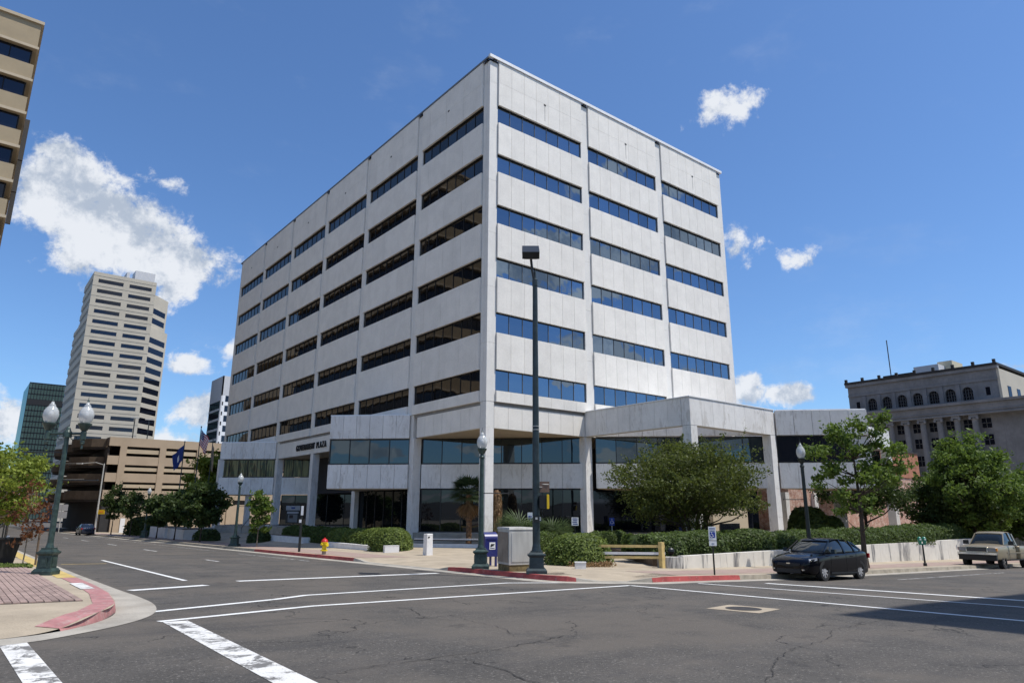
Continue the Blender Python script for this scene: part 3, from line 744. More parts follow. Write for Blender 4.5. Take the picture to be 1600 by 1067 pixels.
# lower stone band under the tower
def slab_band(p, d, L, z0, z1, thick, n, name, m, proud=0.0, gap=.012):
    """n stones in a row from point p along unit vector d; outside is on the left of -d... stones go inward by thick"""
    nrm = (d[1], -d[0])   # right of d = outside
    for i in range(n):
        a = L*i/n; q = (p[0]+d[0]*(a+gap)+nrm[0]*proud, p[1]+d[1]*(a+gap)+nrm[1]*proud)
        mb = MB().obox(q, d, L/n-2*gap, -thick, z0, z1); OB(mb, name, m)
slab_band((.65, 0), (1, 0), 8.2, ZS, 6.62, .3, 7, 'band_stone', 'precast', .0)
OB(MB().box(.36, 8.85, .30, .38, ZS+.02, 6.84), 'band_backing', 'joint_dark')
slab_band((0, 8.5), (0, -1), 7.85, ZS, 6.62, .3, 7, 'band_stone', 'precast', .0)
slab_band((0, 36.0), (0, -1), 17.2, ZS, 6.62, .3, 14, 'band_stone', 'precast', .0)
OB(MB().box(.30, .37, .4, 54, ZS+.02, 6.84), 'band_backing', 'joint_dark')
OB(MB().box(8.9, RX, .02, .3, ZS+.01, 6.84).box(.02, .29, 9.0, 18.4, ZS+.01, 6.84).box(.02, .29, 36.1, LY, ZS+.01, 6.84), 'band_wall', 'pilaster')
OB(MB().box(.0, .30, 0, .0+.30, ZS, 6.84).box(.012, .3, .31, .65, ZS, 6.84).box(.31, .65, .012, .3, ZS, 6.84), 'band_corner', 'pilaster')
OB(MB().box(.08, .35, .7, 54.5, 6.62, 6.86).box(.7, 27.4, .08, .35, 6.62, 6.86), 'recess_strip', 'joint_dark')
# columns in stacked drums
def column(x0, y0, z1=ZS, z0=SITE, w=.64, name='column'):
    mb = MB(); zz = [z0, -.35, 1.53, 3.35, 5.15, 7]; 
    for a, b in zip(zz, zz[1:]):
        if a >= z1: break
        mb.box(x0, x0+w, y0, y0+w, a, min(b, z1)-.014)
    mb.box(x0+.02, x0+w-.02, y0+.02, y0+w-.02, z0, z1-.001)
    return OB(mb, name, 'marble')
for c in [(0, 0), (8.86, 0), (8.86, -9.15), (17.76, -9.15), (26.9, -9.15), (36, -9.15), (0, 8.83), (0, 17.98), (0, 27.1), (0, 36.2), (-4.4, 40.9), (26.9, -4.6), (31.5, -4.6), (36, -4.6), (-2.2, 39.2)]:
    if c == (-2.2, 39.2): column(-1.9, 39.0, 1.53, w=.5)
    elif c[0] > 20 and c[1] == -4.6: column(*c, z1=1.53, w=.55)
    elif c == (26.9, -9.15): column(*c, z1=5.15)
    else: column(*c)
# podium: everything at 45 degrees
D45 = (math.sqrt(.5), -math.sqrt(.5)); NO = (-math.sqrt(.5), -math.sqrt(.5))   # direction and outward normal
def wall45(p, L, pieces, back=.0):
    """pieces: list of (kind, z0, z1, n); the outside is to the right of D45 turned round (towards NO)"""
    for kind, z0, z1, n in pieces:
        if kind == 'stone': slab45(p, L, z0, z1, n)
        else: strip45(p, L, z0, z1, n, kind)
def q45(p, s, o): return (p[0]+D45[0]*s+NO[0]*o, p[1]+D45[1]*s+NO[1]*o)
def box45(mb, p, s0, s1, o0, o1, z0, z1, mi=0):
    return mb.prism([q45(p, s0, o0), q45(p, s1, o0), q45(p, s1, o1), q45(p, s0, o1)], z0, z1, mi)
def slab45(p, L, z0, z1, n, name='stone_panel'):
    for i in range(n):
        mb = box45(MB(), p, L*i/n+.012, L*(i+1)/n-.012, .0, -.22, z0, z1); OB(mb, name, 'marble')
    OB(box45(MB(), p, .03, L-.03, -.06, -.3, z0+.015, z1-.015), 'panel_backing', 'joint_dark')
def strip45(p, L, z0, z1, n, gm):
    wn = OB(box45(MB(), p, 0, L, -.42, -.5, z0, z1), 'window_strip', 'core_dark')
    off = (0, 0, 0)
    fr = MB()
    for i in range(n+1): s = min(L-.05, max(0, L*i/n-.025)); box45(fr, p, s, s+.05, -.2, -.34, z0+.06, z1-.06)
    box45(fr, p, 0, L, -.2, -.34, z0, z0+.06); box45(fr, p, 0, L, -.2, -.34, z1-.06, z1)
    link('frame', fr.mesh('frame', 'frame_dark'), wn)
    for i in range(n):
        g = box45(MB(), p, L*i/n+.02, L*(i+1)/n-.02, -.26, -.28, z0+.03, z1-.03)
        link('pane', g.mesh('pane', gm), wn)
r2 = math.sqrt(2)
UP, ST, LP, GG = (5.17, 6.88), (3.31, 5.12), (1.55, 3.26), (-1.5, 1.5)
def at9(a): return (a, 9.15-a)
# left wing by the entrance, with curtained strip far along
L1 = 4.3*r2
wall45(at9(-4.45), L1, [('stone', *UP, 6), ('glass_podium', *ST, 4), ('stone', *LP, 6)])
wall45(at9(.55), 8.3*r2, [('glass_podium', *ST, 8), ('stone', *LP, 8), ('glass_ground', *GG, 8)])
OB(box45(MB(), at9(.55), 0, 8.3*r2, .02, -.5, SITE-.5, -1.52), 'plinth', 'white_paint')
wall45(at9(9.5), 8.3*r2, [('stone', *UP, 7), ('glass_podium', *ST, 8), ('stone', *LP, 8)])
wall45(at9(18.4), 4.35*r2, [('stone', *UP, 5), ('glass_dark', *ST, 4), ('stone', *LP, 5)])
wall45((-4.4, 41.0), 4.3*r2, [('stone', *UP, 5), ('glass_gold', *ST, 6), ('stone', *LP, 5)])
wall45((.55, 36.05), 2.1*r2, [('glass_gold', *ST, 3), ('stone', *LP, 2), ('glass_ground', *GG, 2)])
wall45((2.75, 33.85), 6.4*r2, [('glass_ground', -1.5, 1.6, 5), ('glass_dark', 1.68, 5.12, 5)])
wall45((27.5, -.05), 8.5*r2, [('stone', *UP, 7), ('glass_dark', *ST, 6), ('stone', *LP, 7)])
# solid bodies behind the wings
def body(poly, z0, z1, name='wing_body', m='pilaster'): OB(MB().prism(poly, z0, z1), name, m)
I = .36
body([(-4.45+I*1.5, 13.6), (-.1+I, 9.25+I), (.3, 17.9)], 1.56, 6.8)
body([(-4.3, 13.85), (-4.2, 14.05), (-.02, 18.2), (-.02, 17.8)], 1.56, 6.88, 'wing_return', 'marble')
body([(-4.3+I*1.5, 40.9), (-.1+I, 36.7+I), (.3, 45)], 1.56, 6.8)
body([(.0, 41), (-4.35, 41.05), (0, 45.4)], 1.56, 6.88, 'wing_return', 'marble')
body([(18.4+I, -9.25+I), (22.75, -13.3), (27.3, -8.9)], 1.56, 6.8)
body([(22.8, -13.55), (27.3, -9.05), (27.0, -8.95), (22.75, -13.2)], 1.56, 6.88, 'wing_return', 'marble')
for poly in ([(-4.4, 13.6), (-.1, 9.3), (.3, 9.6), (.3, 18)], [(-4.3, 41), (0, 36.7), (.3, 45)], [(18.5, -9.3), (22.8, -13.6), (27.3, -9.1)], [(9.8, -.2), (18.2, -8.8), (27.2, -.2), (27.2, 9)], [(27.6, -.1), (36.1, -8.9), (36.1, 0)]):
    OB(MB().prism(poly, 1.5, 1.545), 'soffit', 'soffit')
for poly in ([(-4.4, 13.75), (0, 9.35), (0, 18.0)], [(-4.3, 41.1), (0, 36.9), (0, 45)], [(18.6, -9.2), (22.85, -13.5), (27.2, -9.1)], [(9.6, .2), (18.5, -8.9), (27.2, -.2), (27.2, 9)]):
    OB(MB().prism(poly, 6.885, 6.97), 'wing_roof', 'coping')
# open frame standing out at the right of the corner
for i in range(8):
    L = 8.48/8; y = -9.15+L*i; OB(MB().box(8.86, 9.46, y+.66+.008-.65*(i == 0)*0, y+.66+L-.008, 5.165, 6.9), 'frame_beam_stone', 'marble') if i < 8 and y+.66+L < .01 else None
for i in range(8):
    L = (18.4-8.86)/8; x = 8.86+L*i; OB(MB().box(x+.008, x+L-.008, -9.15, -8.5, 5.165, 6.9), 'frame_beam_stone', 'marble')
OB(MB().box(8.8, 9.5, -8.48, .0, 6.905, 6.96).box(8.8, 18.45, -9.2, -8.49, 6.905, 6.96), 'beam_cap', 'coping')
OB(MB().box(8.9, 9.4, -8.48, -.02, 5.2, 6.88).box(8.9, 18.36, -9.1, -8.54, 5.2, 6.88), 'beam_core', 'joint_dark')
for i in range(7):
    L = (36.64-27.1)/7; x = 27.1+L*i; OB(MB().box(x+.008, x+L-.008, -9.15, -8.6, 5.165, 6.9), 'frame_beam_stone', 'marble')
# ground floor set back behind the columns
OB(MB().box(.42, .48, 9.5, 17.95, -1.5, 1.5), 'glass_wall', 'glass_ground')
fr = MB()
for k in range(7): fr.box(.36, .44, 9.5+k*1.4, 9.55+k*1.4, -1.5, 1.5)
OB(fr, 'mullion', 'iron')
OB(box45(MB(), (12.3, 3.2), 0, 12.5, 0, -.1, -1.5, 1.5), 'glass_wall', 'glass_dark')
OB(MB().box(9.6, 27, 6.4, 30, -1.6, 5.1), 'inner_core', 'core_dark')
OB(MB().box(.9, 9, 18.5, 26.8, 1.5, 1.6).box(3, 12, 14, 34, 1.6, 5.1), 'inner_core', 'core_dark')
OB(MB().box(11.6, 15.4, -8.4, -8.0, SITE, .2), 'service_wall', 'tan_light'); OB(MB().box(12.2, 14.3, -8.48, -8.42, -1.75, -.75), 'service_window', 'glass_dark')
OB(MB().prism([(-4.4, 13.6), (-.2, 9.2), (9.4, -.4), (18.3, -8.9), (27.2, -9), (36.8, -9), (36.8, 40), (0, 46), (-4.3, 41), (-2, 36.6), (-2.0, 18.6)], SITE-.6, -1.53), 'floor_slab', 'concrete_grey')
# entrance steps, cash machine in the glass wall
for k in range(4):
    OB(box45(MB(), (-6.6+.0, 41.6), 0, 8.6, .9-.35*k, -3.2, -2.75+.24*k, -2.51+.24*k), 'step', 'concrete_grey')
OB(box45(MB(), (-6.6, 41.6), 8.7, 9.1, 1.2, -1.0, -2.9, -1.45), 'step_wall', 'white_paint')
rail = MB(); 
for s in (2.2, 6.2):
    rail.tube([q45((-6.6, 41.6), s, 1.0)+(-2.6,), q45((-6.6, 41.6), s, 1.0)+(-1.7,), q45((-6.6, 41.6), s, -.6)+(-.7,), q45((-6.6, 41.6), s, -.6)+(-1.6,)], .03, 6)
OB(rail, 'handrail', 'black_metal')
# lettering on the band
def letters(txt, size, place, parent, m, extr=.05, name='letter', rot=None, spacing=1.0, loc0=None):
    cu = bpy.data.curves.new('t', 'FONT'); cu.body = txt; cu.size = size; cu.extrude = extr; cu.offset = size*.022; cu.space_character = spacing
    ot = bpy.data.objects.new('t', cu); COL.objects.link(ot); bpy.context.view_layer.update()
    dg = bpy.context.evaluated_depsgraph_get(); me = bpy.data.meshes.new_from_object(ot.evaluated_get(dg)); bpy.data.objects.remove(ot)
    me.materials.clear(); me.materials.append(MATS[m]); 
    xs_ = [v_.co.x for v_ in me.vertices]; wd = max(xs_)-min(xs_)
    return me, wd
x = 0; word = 'GOVERNMENT PLAZA'; total = 7.05
lets = []
for ch in word:
    if ch == ' ': x += .42; continue
    me, wd = letters(ch, .78, None, ob, 'black', .04); lets.append((x, me, wd)); x += wd+.10
sc_f = total/(x-.1)
for (x, me, wd) in lets:
    x0 = min(v_.co.x for v_ in me.vertices)
    o = bpy.data.objects.new('letter', me); COL.objects.link(o); o.parent = ob
    o.matrix_local = Matrix(((0, 0, -1, -.05), (-sc_f, 0, 0, 31.25-(x-x0)*sc_f), (0, 1, 0, 5.60-SITE), (0, 0, 0, 1)))

# cash machine is set into the dark glass: a thing of its own
atm = thing('cash_machine', 'grey cash machine with an illuminated header set in the dark ground floor glass', 'cash machine', (.95, 35.2, -1.5))
AT = lambda mb, n, m: mb.build(n, m, atm, world=True)
AT(box45(MB(), (.95, 35.6), .2, 1.7, .12, -.2, -1.3, .45), 'surround', 'black_metal')
AT(box45(MB(), (.95, 35.6), .2, 1.7, .16, .05, -.02, .42), 'header', 'atm_grey'); AT(box45(MB(), (.95, 35.6), .75, 1.15, .18, .15, .12, .3), 'header_mark', 'sign_text')
AT(box45(MB(), (.95, 35.6), .35, 1.55, .2, .05, -.35, -.15), 'canopy', 'atm_grey'); AT(box45(MB(), (.95, 35.6), .45, 1.45, .16, .05, -1.2, -.42), 'screen_panel', 'frame_grey'); AT(box45(MB(), (.95, 35.6), .6, 1.0, .18, .15, -.8, -.5), 'screen', 'glass_dark')

# ================================================================ other buildings
def banded(name, label, x0, x1, y0, y1, zb, rows, wall, glass, faces='both', cat='building', top=None, mull=None, ribs=None):
    pass
# tall tan block, upper left
tb = thing('office_tower', 'tall tan stucco office block with dark ribbon windows at the top left edge', 'office building', (-26.0, 48, gh(-26, 48)))
TBm = lambda mb, n, m: mb.build(n, m, tb, world=True)
zt = 51.7; X1, X0, Y0, Y1 = -26.0, -75, 48, 104
TBm(MB().box(X0+.5, X1-.6, Y0+.6, Y1-.5, -4, zt-.4), 'core', 'core_dark')
TBm(MB().box(X0, X1+.25, Y0-.25, Y1, zt, zt+.35), 'coping', 'tan_light')
k = 0; z = zt
while z > -3:
    hb = 3.1 if k == 0 else 2.05
    TBm(MB().box(X0, X1, Y0, Y0+.59, z-hb, z).box(X1-.59, X1, Y0+.6, Y1, z-hb, z), 'spandrel_band', 'tan_stucco')
    TBm(MB().box(X0, X1+.16, Y0-.16, Y0-.002, z-hb, z-hb+.3).box(X1+.002, X1+.16, Y0, Y1, z-hb, z-hb+.3), 'ledge', 'tan_light')
    wz1 = z-hb; wz0 = wz1-1.9
    wn = TBm(MB().box(X0+.3, X1-.35, Y0+.5, Y0+.58, wz0, wz1).box(X1-.58, X1-.5, Y0+.6, Y1-.2, wz0, wz1), 'window_band', 'core_dark')
    xx = X1-.45
    n_ = 0
    while xx > X1-16:
        link('pane', MB().box(xx-1.75, xx-.05, Y0+.42, Y0+.45, wz0+.05, wz1-.05).mesh('pane', 'glass_dark'), wn); xx -= 1.8
    link('pane', MB().box(X1-.45, X1-.42, Y0+.5, Y1-.3, wz0, wz1).mesh('pane', 'glass_dark'), wn)
    z = wz0; k += 1
for k in range(3):
    TBm(MB().box(X1+.17, X1+.62, Y0+3+.9*k, Y0+3.3+.9*k, 30+3.4*(2-k), 36.5+2.6*(2-k)), 'fin', 'iron')
# curving banded front that the office block's windows mirror
cb = MB()
for fl in range(9):
    z = 3+fl*4.4; arc = [(-31+7*math.sin(math.pi*t/16)*.55, 106+2.8*t) for t in range(17)]
    for (p, q) in zip(arc, arc[1:]): cb.prism([p, q, (q[0]-3, q[1]), (p[0]-3, p[1])], z, z+1.9)
ct = thing('curved_building', 'tan block with curving floor bands mirrored in the side windows of the white office block', 'building', (-31, 106, -4)); cb.build('floor_band', 'tan_light', ct, world=True); MB().prism([(-33, 106), (-30, 128), (-33, 150), (-55, 150), (-55, 106)], -4, 40).build('body', 'core_dark', ct, world=True)

# ---- parking garage
GB, GA = 97.0, -6.5; gz0 = gh(GA, GB)
pg = thing('parking_garage', 'tan concrete parking garage with open decks and a curving ramp side coloured as in shade', 'parking garage', (GA, GB, gz0))
PG = lambda mb, n, m: mb.build(n, m, pg, world=True)
def on_b(px, py, b):
    d = pix_dir(px, py); t = (b-CAM.y)/d.y; p = CAM+d*t; return p.x, p.z
tops = [on_b(171, 682, GB)[1], on_b(167, 711, GB)[1], on_b(163, 738, GB)[1], on_b(158, 765, GB)[1]]
x_end = 75
fz = 1.45
colx = [on_b(px, 700, GB)[0] for px in (193, 254, 313)]; step_ = (colx[2]-colx[0])/2
colx = [colx[0]+step_*i for i in range(8)]
for i, zt_ in enumerate(tops):
    PG(MB().box(GA, x_end, GB, GB+.5, zt_-fz, zt_), 'fascia', 'garage_tan')
    PG(MB().box(GA+.3, x_end, GB+.5, GB+45, zt_-fz, zt_-fz+.35), 'deck', 'garage_deck')
    if i < 3:
        for j in range(len(colx)-1):
            zl_ = tops[i+1]; gap = (zt_-fz)-zl_
            x0, x1 = colx[j]+.55, colx[j+1]-.4
            PG(MB().box(x0, x1, GB+.15, GB+.4, zl_+gap*.30, zl_+gap*.72), 'parapet_panel', 'tan_light')
            PG(MB().box(x0, x1, GB+.9, GB+.93, zl_+gap*.78, zl_+gap*.95), 'rail', 'iron')
for xc in colx: PG(MB().box(xc-.45, xc+.55, GB-.06, GB+.45, gz0, tops[0]-fz), 'pillar', 'garage_tan')
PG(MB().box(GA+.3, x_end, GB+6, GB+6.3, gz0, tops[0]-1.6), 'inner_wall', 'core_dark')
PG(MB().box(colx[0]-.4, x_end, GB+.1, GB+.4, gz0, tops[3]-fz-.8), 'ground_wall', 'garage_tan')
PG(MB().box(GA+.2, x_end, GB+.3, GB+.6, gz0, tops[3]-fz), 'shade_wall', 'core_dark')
for j in range(3): PG(MB().box(colx[0]+1+j*1.5, colx[0]+1.7+j*1.5, GB-.02, GB+.1, gz0, gz0+2.3), 'door', ['sign_white', 'frame_dark', 'sign_blue'][j])
# street side: bulging ramp tiers, shade put into their colour
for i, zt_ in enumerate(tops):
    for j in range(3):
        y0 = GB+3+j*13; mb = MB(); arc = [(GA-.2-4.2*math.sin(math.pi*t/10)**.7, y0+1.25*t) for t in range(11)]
        mb.prism(arc+[(GA+1, y0+12.5), (GA+1, y0)], zt_-1.5, zt_-.1); PG(mb, 'ramp_tier', 'garage_shade')
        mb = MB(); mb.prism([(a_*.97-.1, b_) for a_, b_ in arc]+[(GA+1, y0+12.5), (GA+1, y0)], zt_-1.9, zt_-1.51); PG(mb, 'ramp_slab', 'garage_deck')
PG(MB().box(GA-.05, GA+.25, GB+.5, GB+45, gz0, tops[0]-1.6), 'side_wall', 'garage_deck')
PG(MB().box(GA-.05, GA, GB+.6, GB+42, tops[0]-1.4, tops[0]), 'side_fascia', 'garage_shade')
for (px, top) in ((206, 652), (229, 655)):
    x, _ = on_b(px, 690, GB+8); d_ = pix_dir(px, top); zz = d_.z*(GB+8-CAM.y)/d_.y
    l_ = thing('deck_light', 'slender twin headed light on the garage roof, '+('left one' if px == 206 else 'taller one before the black windows'), 'light pole', (x, GB+8, tops[0]-1.1), 0, 'light poles on the garage roof')
    MB().tube([(0, 0, 0), (0, 0, zz-tops[0]+1.1)], .09, 6).build('pole', 'black_metal', l_); MB().box(-.7, .7, -.2, .2, zz-tops[0]+1.0, zz-tops[0]+1.2).build('lamp_head', 'steel', l_)

# ---- beige stepped tower far off
FB = 250.0
bt = thing('stepped_tower', 'beige high rise with stepped sides and rows of black windows behind the garage', 'office tower', (3.1, FB, gh(3, FB)))
BT = lambda mb, n, m: mb.build(n, m, bt, world=True)
zr = 86.0; a0, a1 = 3.1, 24.3
rows = []; z = zr-2.55
while z > 0: rows.append(z); z -= 3.88
BT(MB().prism([(a0+.4, FB+.4), (a1-.2, FB+.4), (a1-.2, FB+5.6), (a1+7, FB+11), (a1+7, FB+36), (a0+.6, FB+36)], -4, 66), 'core', 'core_dark')
BT(MB().prism([(a0+.4, FB+.4), (a1-.2, FB+.4), (a1-.2, FB+24), (a0+.4, FB+24)], 60, zr-.1), 'core', 'core_dark')
# front: piers and bands built stone by stone per storey
pier = [(a0, a0+1.7), (a0+10.0, a0+12.0), (a1-1.5, a1)]
for (p0, p1) in pier: BT(MB().box(p0, p1, FB-.02, FB+.4, -4, zr), 'pier', 'beige')
prev = zr
for z in rows:
    BT(MB().box(a0+.1, a1-.1, FB, FB+.4, z, prev), 'spandrel', 'beige'); 
    for (s0, s1) in ((a0+1.7, a0+10), (a0+12, a1-1.5)):
        wn = BT(MB().box(s0, s1, FB+.12, FB+.2, z-1.45, z), 'window', 'glass_dark')
    prev = z-1.45
BT(MB().box(a0+.1, a1-.1, FB, FB+.4, -4, prev), 'spandrel', 'beige')
for z in rows: BT(MB().box(a0, a1, FB-.05, FB-.025, z+1.1, z+1.2), 'reveal', 'limestone_dark')
# chamfered right flank, two tiers
def flank(p0, p1, ztop, zbot, k0):
    d = Vector((p1[0]-p0[0], p1[1]-p0[1])); L = d.length; d.normalize(); dd = (d.x, d.y)
    pv = ztop
    for z in [q+.6-.1 for q in rows]:
        if z > ztop-1.5 or z-1.9 < zbot: continue
        BT(MB().obox((p0[0], p0[1]), dd, L, -.5, z, pv), 'flank_band', 'beige'); BT(MB().obox((p0[0]+d.x*.5, p0[1]+d.y*.5), dd, L-1.6, -.45, z-2.2, z), 'window', 'glass_dark')
        BT(MB().obox((p0[0]+d.x*(L-1.1), p0[1]+d.y*(L-1.1)), dd, 1.1, -.5, z-2.2, z), 'pier', 'beige')
        pv = z-2.2
    BT(MB().obox((p0[0], p0[1]), dd, L, -.5, zbot, pv), 'flank_band', 'beige')
flank((a1-.1, FB+1.2), (a1+6.6, FB+8.6), 81.5, 68.6, 0)
flank((a1-.1, FB+.8), (a1+7.9, FB+9.6), 68.5, -4, 0)
BT(MB().prism([(a1-.4, FB+1.4), (a1+6.4, FB+8.8), (a1+6.4, FB+26), (a1-.4, FB+26)], 66, 81.2), 'upper_body', 'beige')
BT(MB().prism([(a1-.2, FB+1.2), (a1+7.7, FB+9.8), (a1+7.7, FB+42), (a1-.2, FB+42)], -4, 68.3), 'lower_body', 'core_dark')
# left side: bands with bluish windows, three tiers going back
tiers = [(FB+.4, FB+24.2, a0, zr), (FB+24.2, FB+37, a0, 69.5)]
for ti, (y0, y1, xx, zz) in enumerate(tiers):
    BT(MB().box(xx+.5, a0+6, y0, y1-.3, -4, zz-.2), 'tier_body', 'core_dark')
    pv = zz
    for z in rows:
        if z > zz-1: continue
        BT(MB().box(xx, xx+.5, y0-.0, y1, z, pv), 'side_band', 'beige'); pv = z-1.7
        n_ = 7 if ti == 0 else 4
        for i in range(n_):
            L = (y1-y0)/n_; BT(MB().box(xx+.2, xx+.25, y0+i*L+.6, y0+(i+1)*L-.3, z-1.7, z), 'window', 'glass_blue')
            BT(MB().box(xx+.02, xx+.4, y0+i*L-.3, y0+i*L+.6, z-1.7, z), 'side_pier', 'beige')
BT(MB().box(a0+11, a0+12, FB+3, FB+9, zr, zr+3).box(a0+14, a0+21, FB+4, FB+10, zr, zr+4.6), 'roof_plant', 'pale_grey')
# ---- green glass tower
gb = 400.0; gx0, gz_ = on_b(47, 597, gb); gx1, _ = on_b(125, 597, gb)
gt = thing('glass_tower', 'dark green glass tower with a black band, left of the beige tower', 'office tower', (gx0, gb, gh(gx0, gb)))
GT = lambda mb, n, m: mb.build(n, m, gt, world=True)
GT(MB().box(gx0, gx1+30, gb, gb+40, -6, gz_), 'curtain_wall', 'glass_green')
GT(MB().box(gx0-.05, gx1+30, gb-.12, gb+.0, gz_-11.6, gz_-8.8), 'dark_band', 'black')
fr = MB()
for i in range(40): x = gx0+i*1.35; fr.box(x-.13, x+.13, gb-.1, gb-.01, -6, gz_)
for i in range(26): z = gz_-i*2.9; fr.box(gx0, gx1+30, gb-.1, gb-.01, z-.35, z+.1)
q = GT(fr, 'mullion', 'frame_dark'); q['kind'] = 'stuff'
# ---- small white tower
wb = 250.0; wx0, wz = on_b(350.5, 587, wb); wxa, wza = on_b(334.5, 589, wb+9)
wt = thing('white_tower', 'slim grey and white tower seen between the beige tower and the office block', 'office tower', (wx0, wb, gh(wx0, wb)))
WT = lambda mb, n, m: mb.build(n, m, wt, world=True)
xl = wx0-.3; wl = 16
WT(MB().box(xl+.2, xl+40, wb+.4, wb+wl, -5, wz-.3), 'body', 'core_dark')
WT(MB().box(xl, xl+.5, wb+.0, wb+1.2, -5, wz).box(xl, xl+.2, wb+1.2, wb+wl, wz-10, wz).box(xl, xl+40, wb, wb+.4, wz-8, wz), 'top_wall', 'pale_grey')
z = wz-10
while z > 0:
    WT(MB().box(xl, xl+.2, wb+1.2, wb+wl, z-4.0, z-3.1), 'side_band', 'pale_grey'); WT(MB().box(xl+.1, xl+.15, wb+1.2, wb+wl, z-3.1, z), 'window', 'glass_dark'); z -= 4.0
z = wz-8
while z > 0:
    WT(MB().box(xl+1.0, xl+40, wb, wb+.4, z-4, z-2.5), 'front_band', 'coping')
    for i in range(10):
        x = xl+1.6+i*2.6; WT(MB().box(x, x+1.7, wb+.15, wb+.2, z-2.5, z), 'window', 'glass_dark'); WT(MB().box(x+1.7, x+2.6, wb, wb+.4, z-2.5, z), 'pier', 'coping')
    WT(MB().box(xl+.5, xl+1.6, wb, wb+.4, z-2.5, z), 'pier', 'coping'); z -= 4
# ---- courthouse
CA = 100.0
def on_a(px, py, a):
    d = pix_dir(px, py); t = (a-CAM.x)/d.x; p = CAM+d*t; return p.y, p.z
ch_ = thing('courthouse', 'grey limestone courthouse with columns and arched upper windows at the right', 'courthouse', (CA, 10, gh(CA, 10)))
CH = lambda mb, n, m: mb.build(n, m, ch_, world=True)
yL = 23.2; yR = on_a(1555, 572, CA)[0]; zr = 22.6
zb = -8
sY = [on_a(px, 640, CA)[0] for px in (1364, 1388, 1411, 1436, 1462, 1488, 1516)]; pit = (sY[0]-sY[-1])/6; sY = [sY[0]-pit*i for i in range(7)]
# upper storey: wall with arched openings cut as real geometry
za, zs_, zc = 17.55, 18.92, 18.6   # sill, spring, wall course
CH(MB().box(CA+.7, CA+30, yR+.5, yL-.5, zb, zr-.3), 'core', 'limestone_dark')
r_ = .76
def arch_bay(y):
    """one bay of wall, pit wide, with a round headed hole"""
    mb = MB(); n = 10; pts = [(y-r_, za)]+[(y-r_*math.cos(math.pi*i/n), zs_+r_*math.sin(math.pi*i/n)) for i in range(n+1)]+[(y+r_, za)]
    out = [(y-pit/2, za)]+[(max(y-pit/2, min(y+pit/2, y-pit/2+pit*i/n)), 19.9) for i in range(n+1)]+[(y+pit/2, za)]
    out = [(q_[0], 20.9 if q_[1] == 19.9 else q_[1]) for q_ in out]
    k = len(pts); vs = [(CA, p[0], p[1]) for p in pts]+[(CA, p[0], p[1]) for p in out]+[(CA+.6, p[0], p[1]) for p in pts]
    fs = [(i, i+1, k+i+1, k+i) for i in range(k-1)]+[(i+1, i, 2*k+i, 2*k+i+1) for i in range(k-1)]
    mb.add(vs, fs); return mb
for y in sY:
    CH(arch_bay(y), 'arched_bay', 'limestone'); wn = CH(MB().box(CA+.5, CA+.55, y-r_, y+r_, za, zs_+r_), 'window', 'glass_dark')
    fr = MB()
    for i in range(1, 4): fr.box(CA+.42, CA+.5, y-r_+i*r_/2-.04, y-r_+i*r_/2+.04, za, zs_+r_*.8)
    for i in range(5): fr.box(CA+.42, CA+.5, y-r_, y+r_, za+i*.55, za+i*.55+.06)
    link('frame', fr.mesh('frame', 'limestone_dark'), wn)
    CH(MB().box(CA-.25, CA-.01, y+pit/2-.3, y+pit/2+.3, za-.2, 20.2), 'pilaster', 'limestone')
yA, yB = sY[0]+pit/2, sY[-1]-pit/2
CH(MB().box(CA, CA+.6, yA, yL, 13, 20.9).box(CA, CA+.6, yR-0, yB, 13, 20.9).box(CA, CA+.6, yR, yL, 20.9, zr-.5).box(CA, CA+.6, yB, yA, 13, za-.001), 'attic_wall', 'limestone')
CH(MB().box(CA-.35, CA+.6, yR-.3, yL+.3, zr-.5, zr).box(CA-.15, CA, yR, yL, 20.3, 20.7).box(CA-.3, CA, yR, yL, za-.5, za-.05), 'cornice', 'limestone')
CH(MB().box(CA-.45, CA+20, yR-.35, yL+.35, zr+.01, zr+.4), 'roof_edge', 'roof_dark')
for i in range(9): y = yR+(yL-yR)*i/8; CH(MB().box(CA-.5, CA-.1, y-.2, y+.2, zr+.4, zr+.95), 'roof_cresting', 'roof_dark')
for y in (yL-1.6, yR+1.5): CH(MB().box(CA-.02, CA+.05, y-.3, y+.3, 18.0, 19.3), 'window', 'glass_dark')
# main block, standing forward, with a colonnade
y2 = -14.0; F = CA-3.2
CH(MB().box(F+1.5, CA+20, y2, yL+1.2, zb, 15.0), 'body', 'limestone')
CH(MB().box(F, CA+.4, y2+2.5, yL+1.6, 14.8, 16.5), 'entablature', 'limestone')
CH(MB().box(F-.35, CA+.4, y2+2.3, yL+1.9, 16.52, 16.9).box(F-.2, F, y2+2.5, yL+1.7, 14.8, 15.0).box(F-.15, F, y2+2.5, yL+1.7, 15.3, 15.42), 'string_course', 'limestone')
for i in range(9): CH(MB().tube([(F-.06, sY[0]+pit/2-pit*i, 15.95), (F-.001, sY[0]+pit/2-pit*i, 15.95)], .25, 12), 'medallion', 'limestone')
CH(MB().box(F-.2, CA+.4, y2, y2+7.2, zb, 15.9), 'end_pavilion', 'limestone'); CH(MB().box(F-.3, CA+.4, yL-.6, yL+1.6, zb, 14.8), 'end_pavilion', 'limestone')
CH(MB().box(F-.5, CA+.4, y2-.2, y2+7.4, 15.91, 16.4).box(F-.4, CA, y2-.1, y2+6.5, 16.4, 17.3).box(F-.5, F+.6, y2+2, y2+5, 17.3, 18.0), 'parapet', 'limestone')
for z in (13.0, 9.6, 5.2):
    CH(MB().box(F-.24, F-.2, y2+3.4, y2+4.6, z-1.0, z+.75), 'window', 'glass_dark')
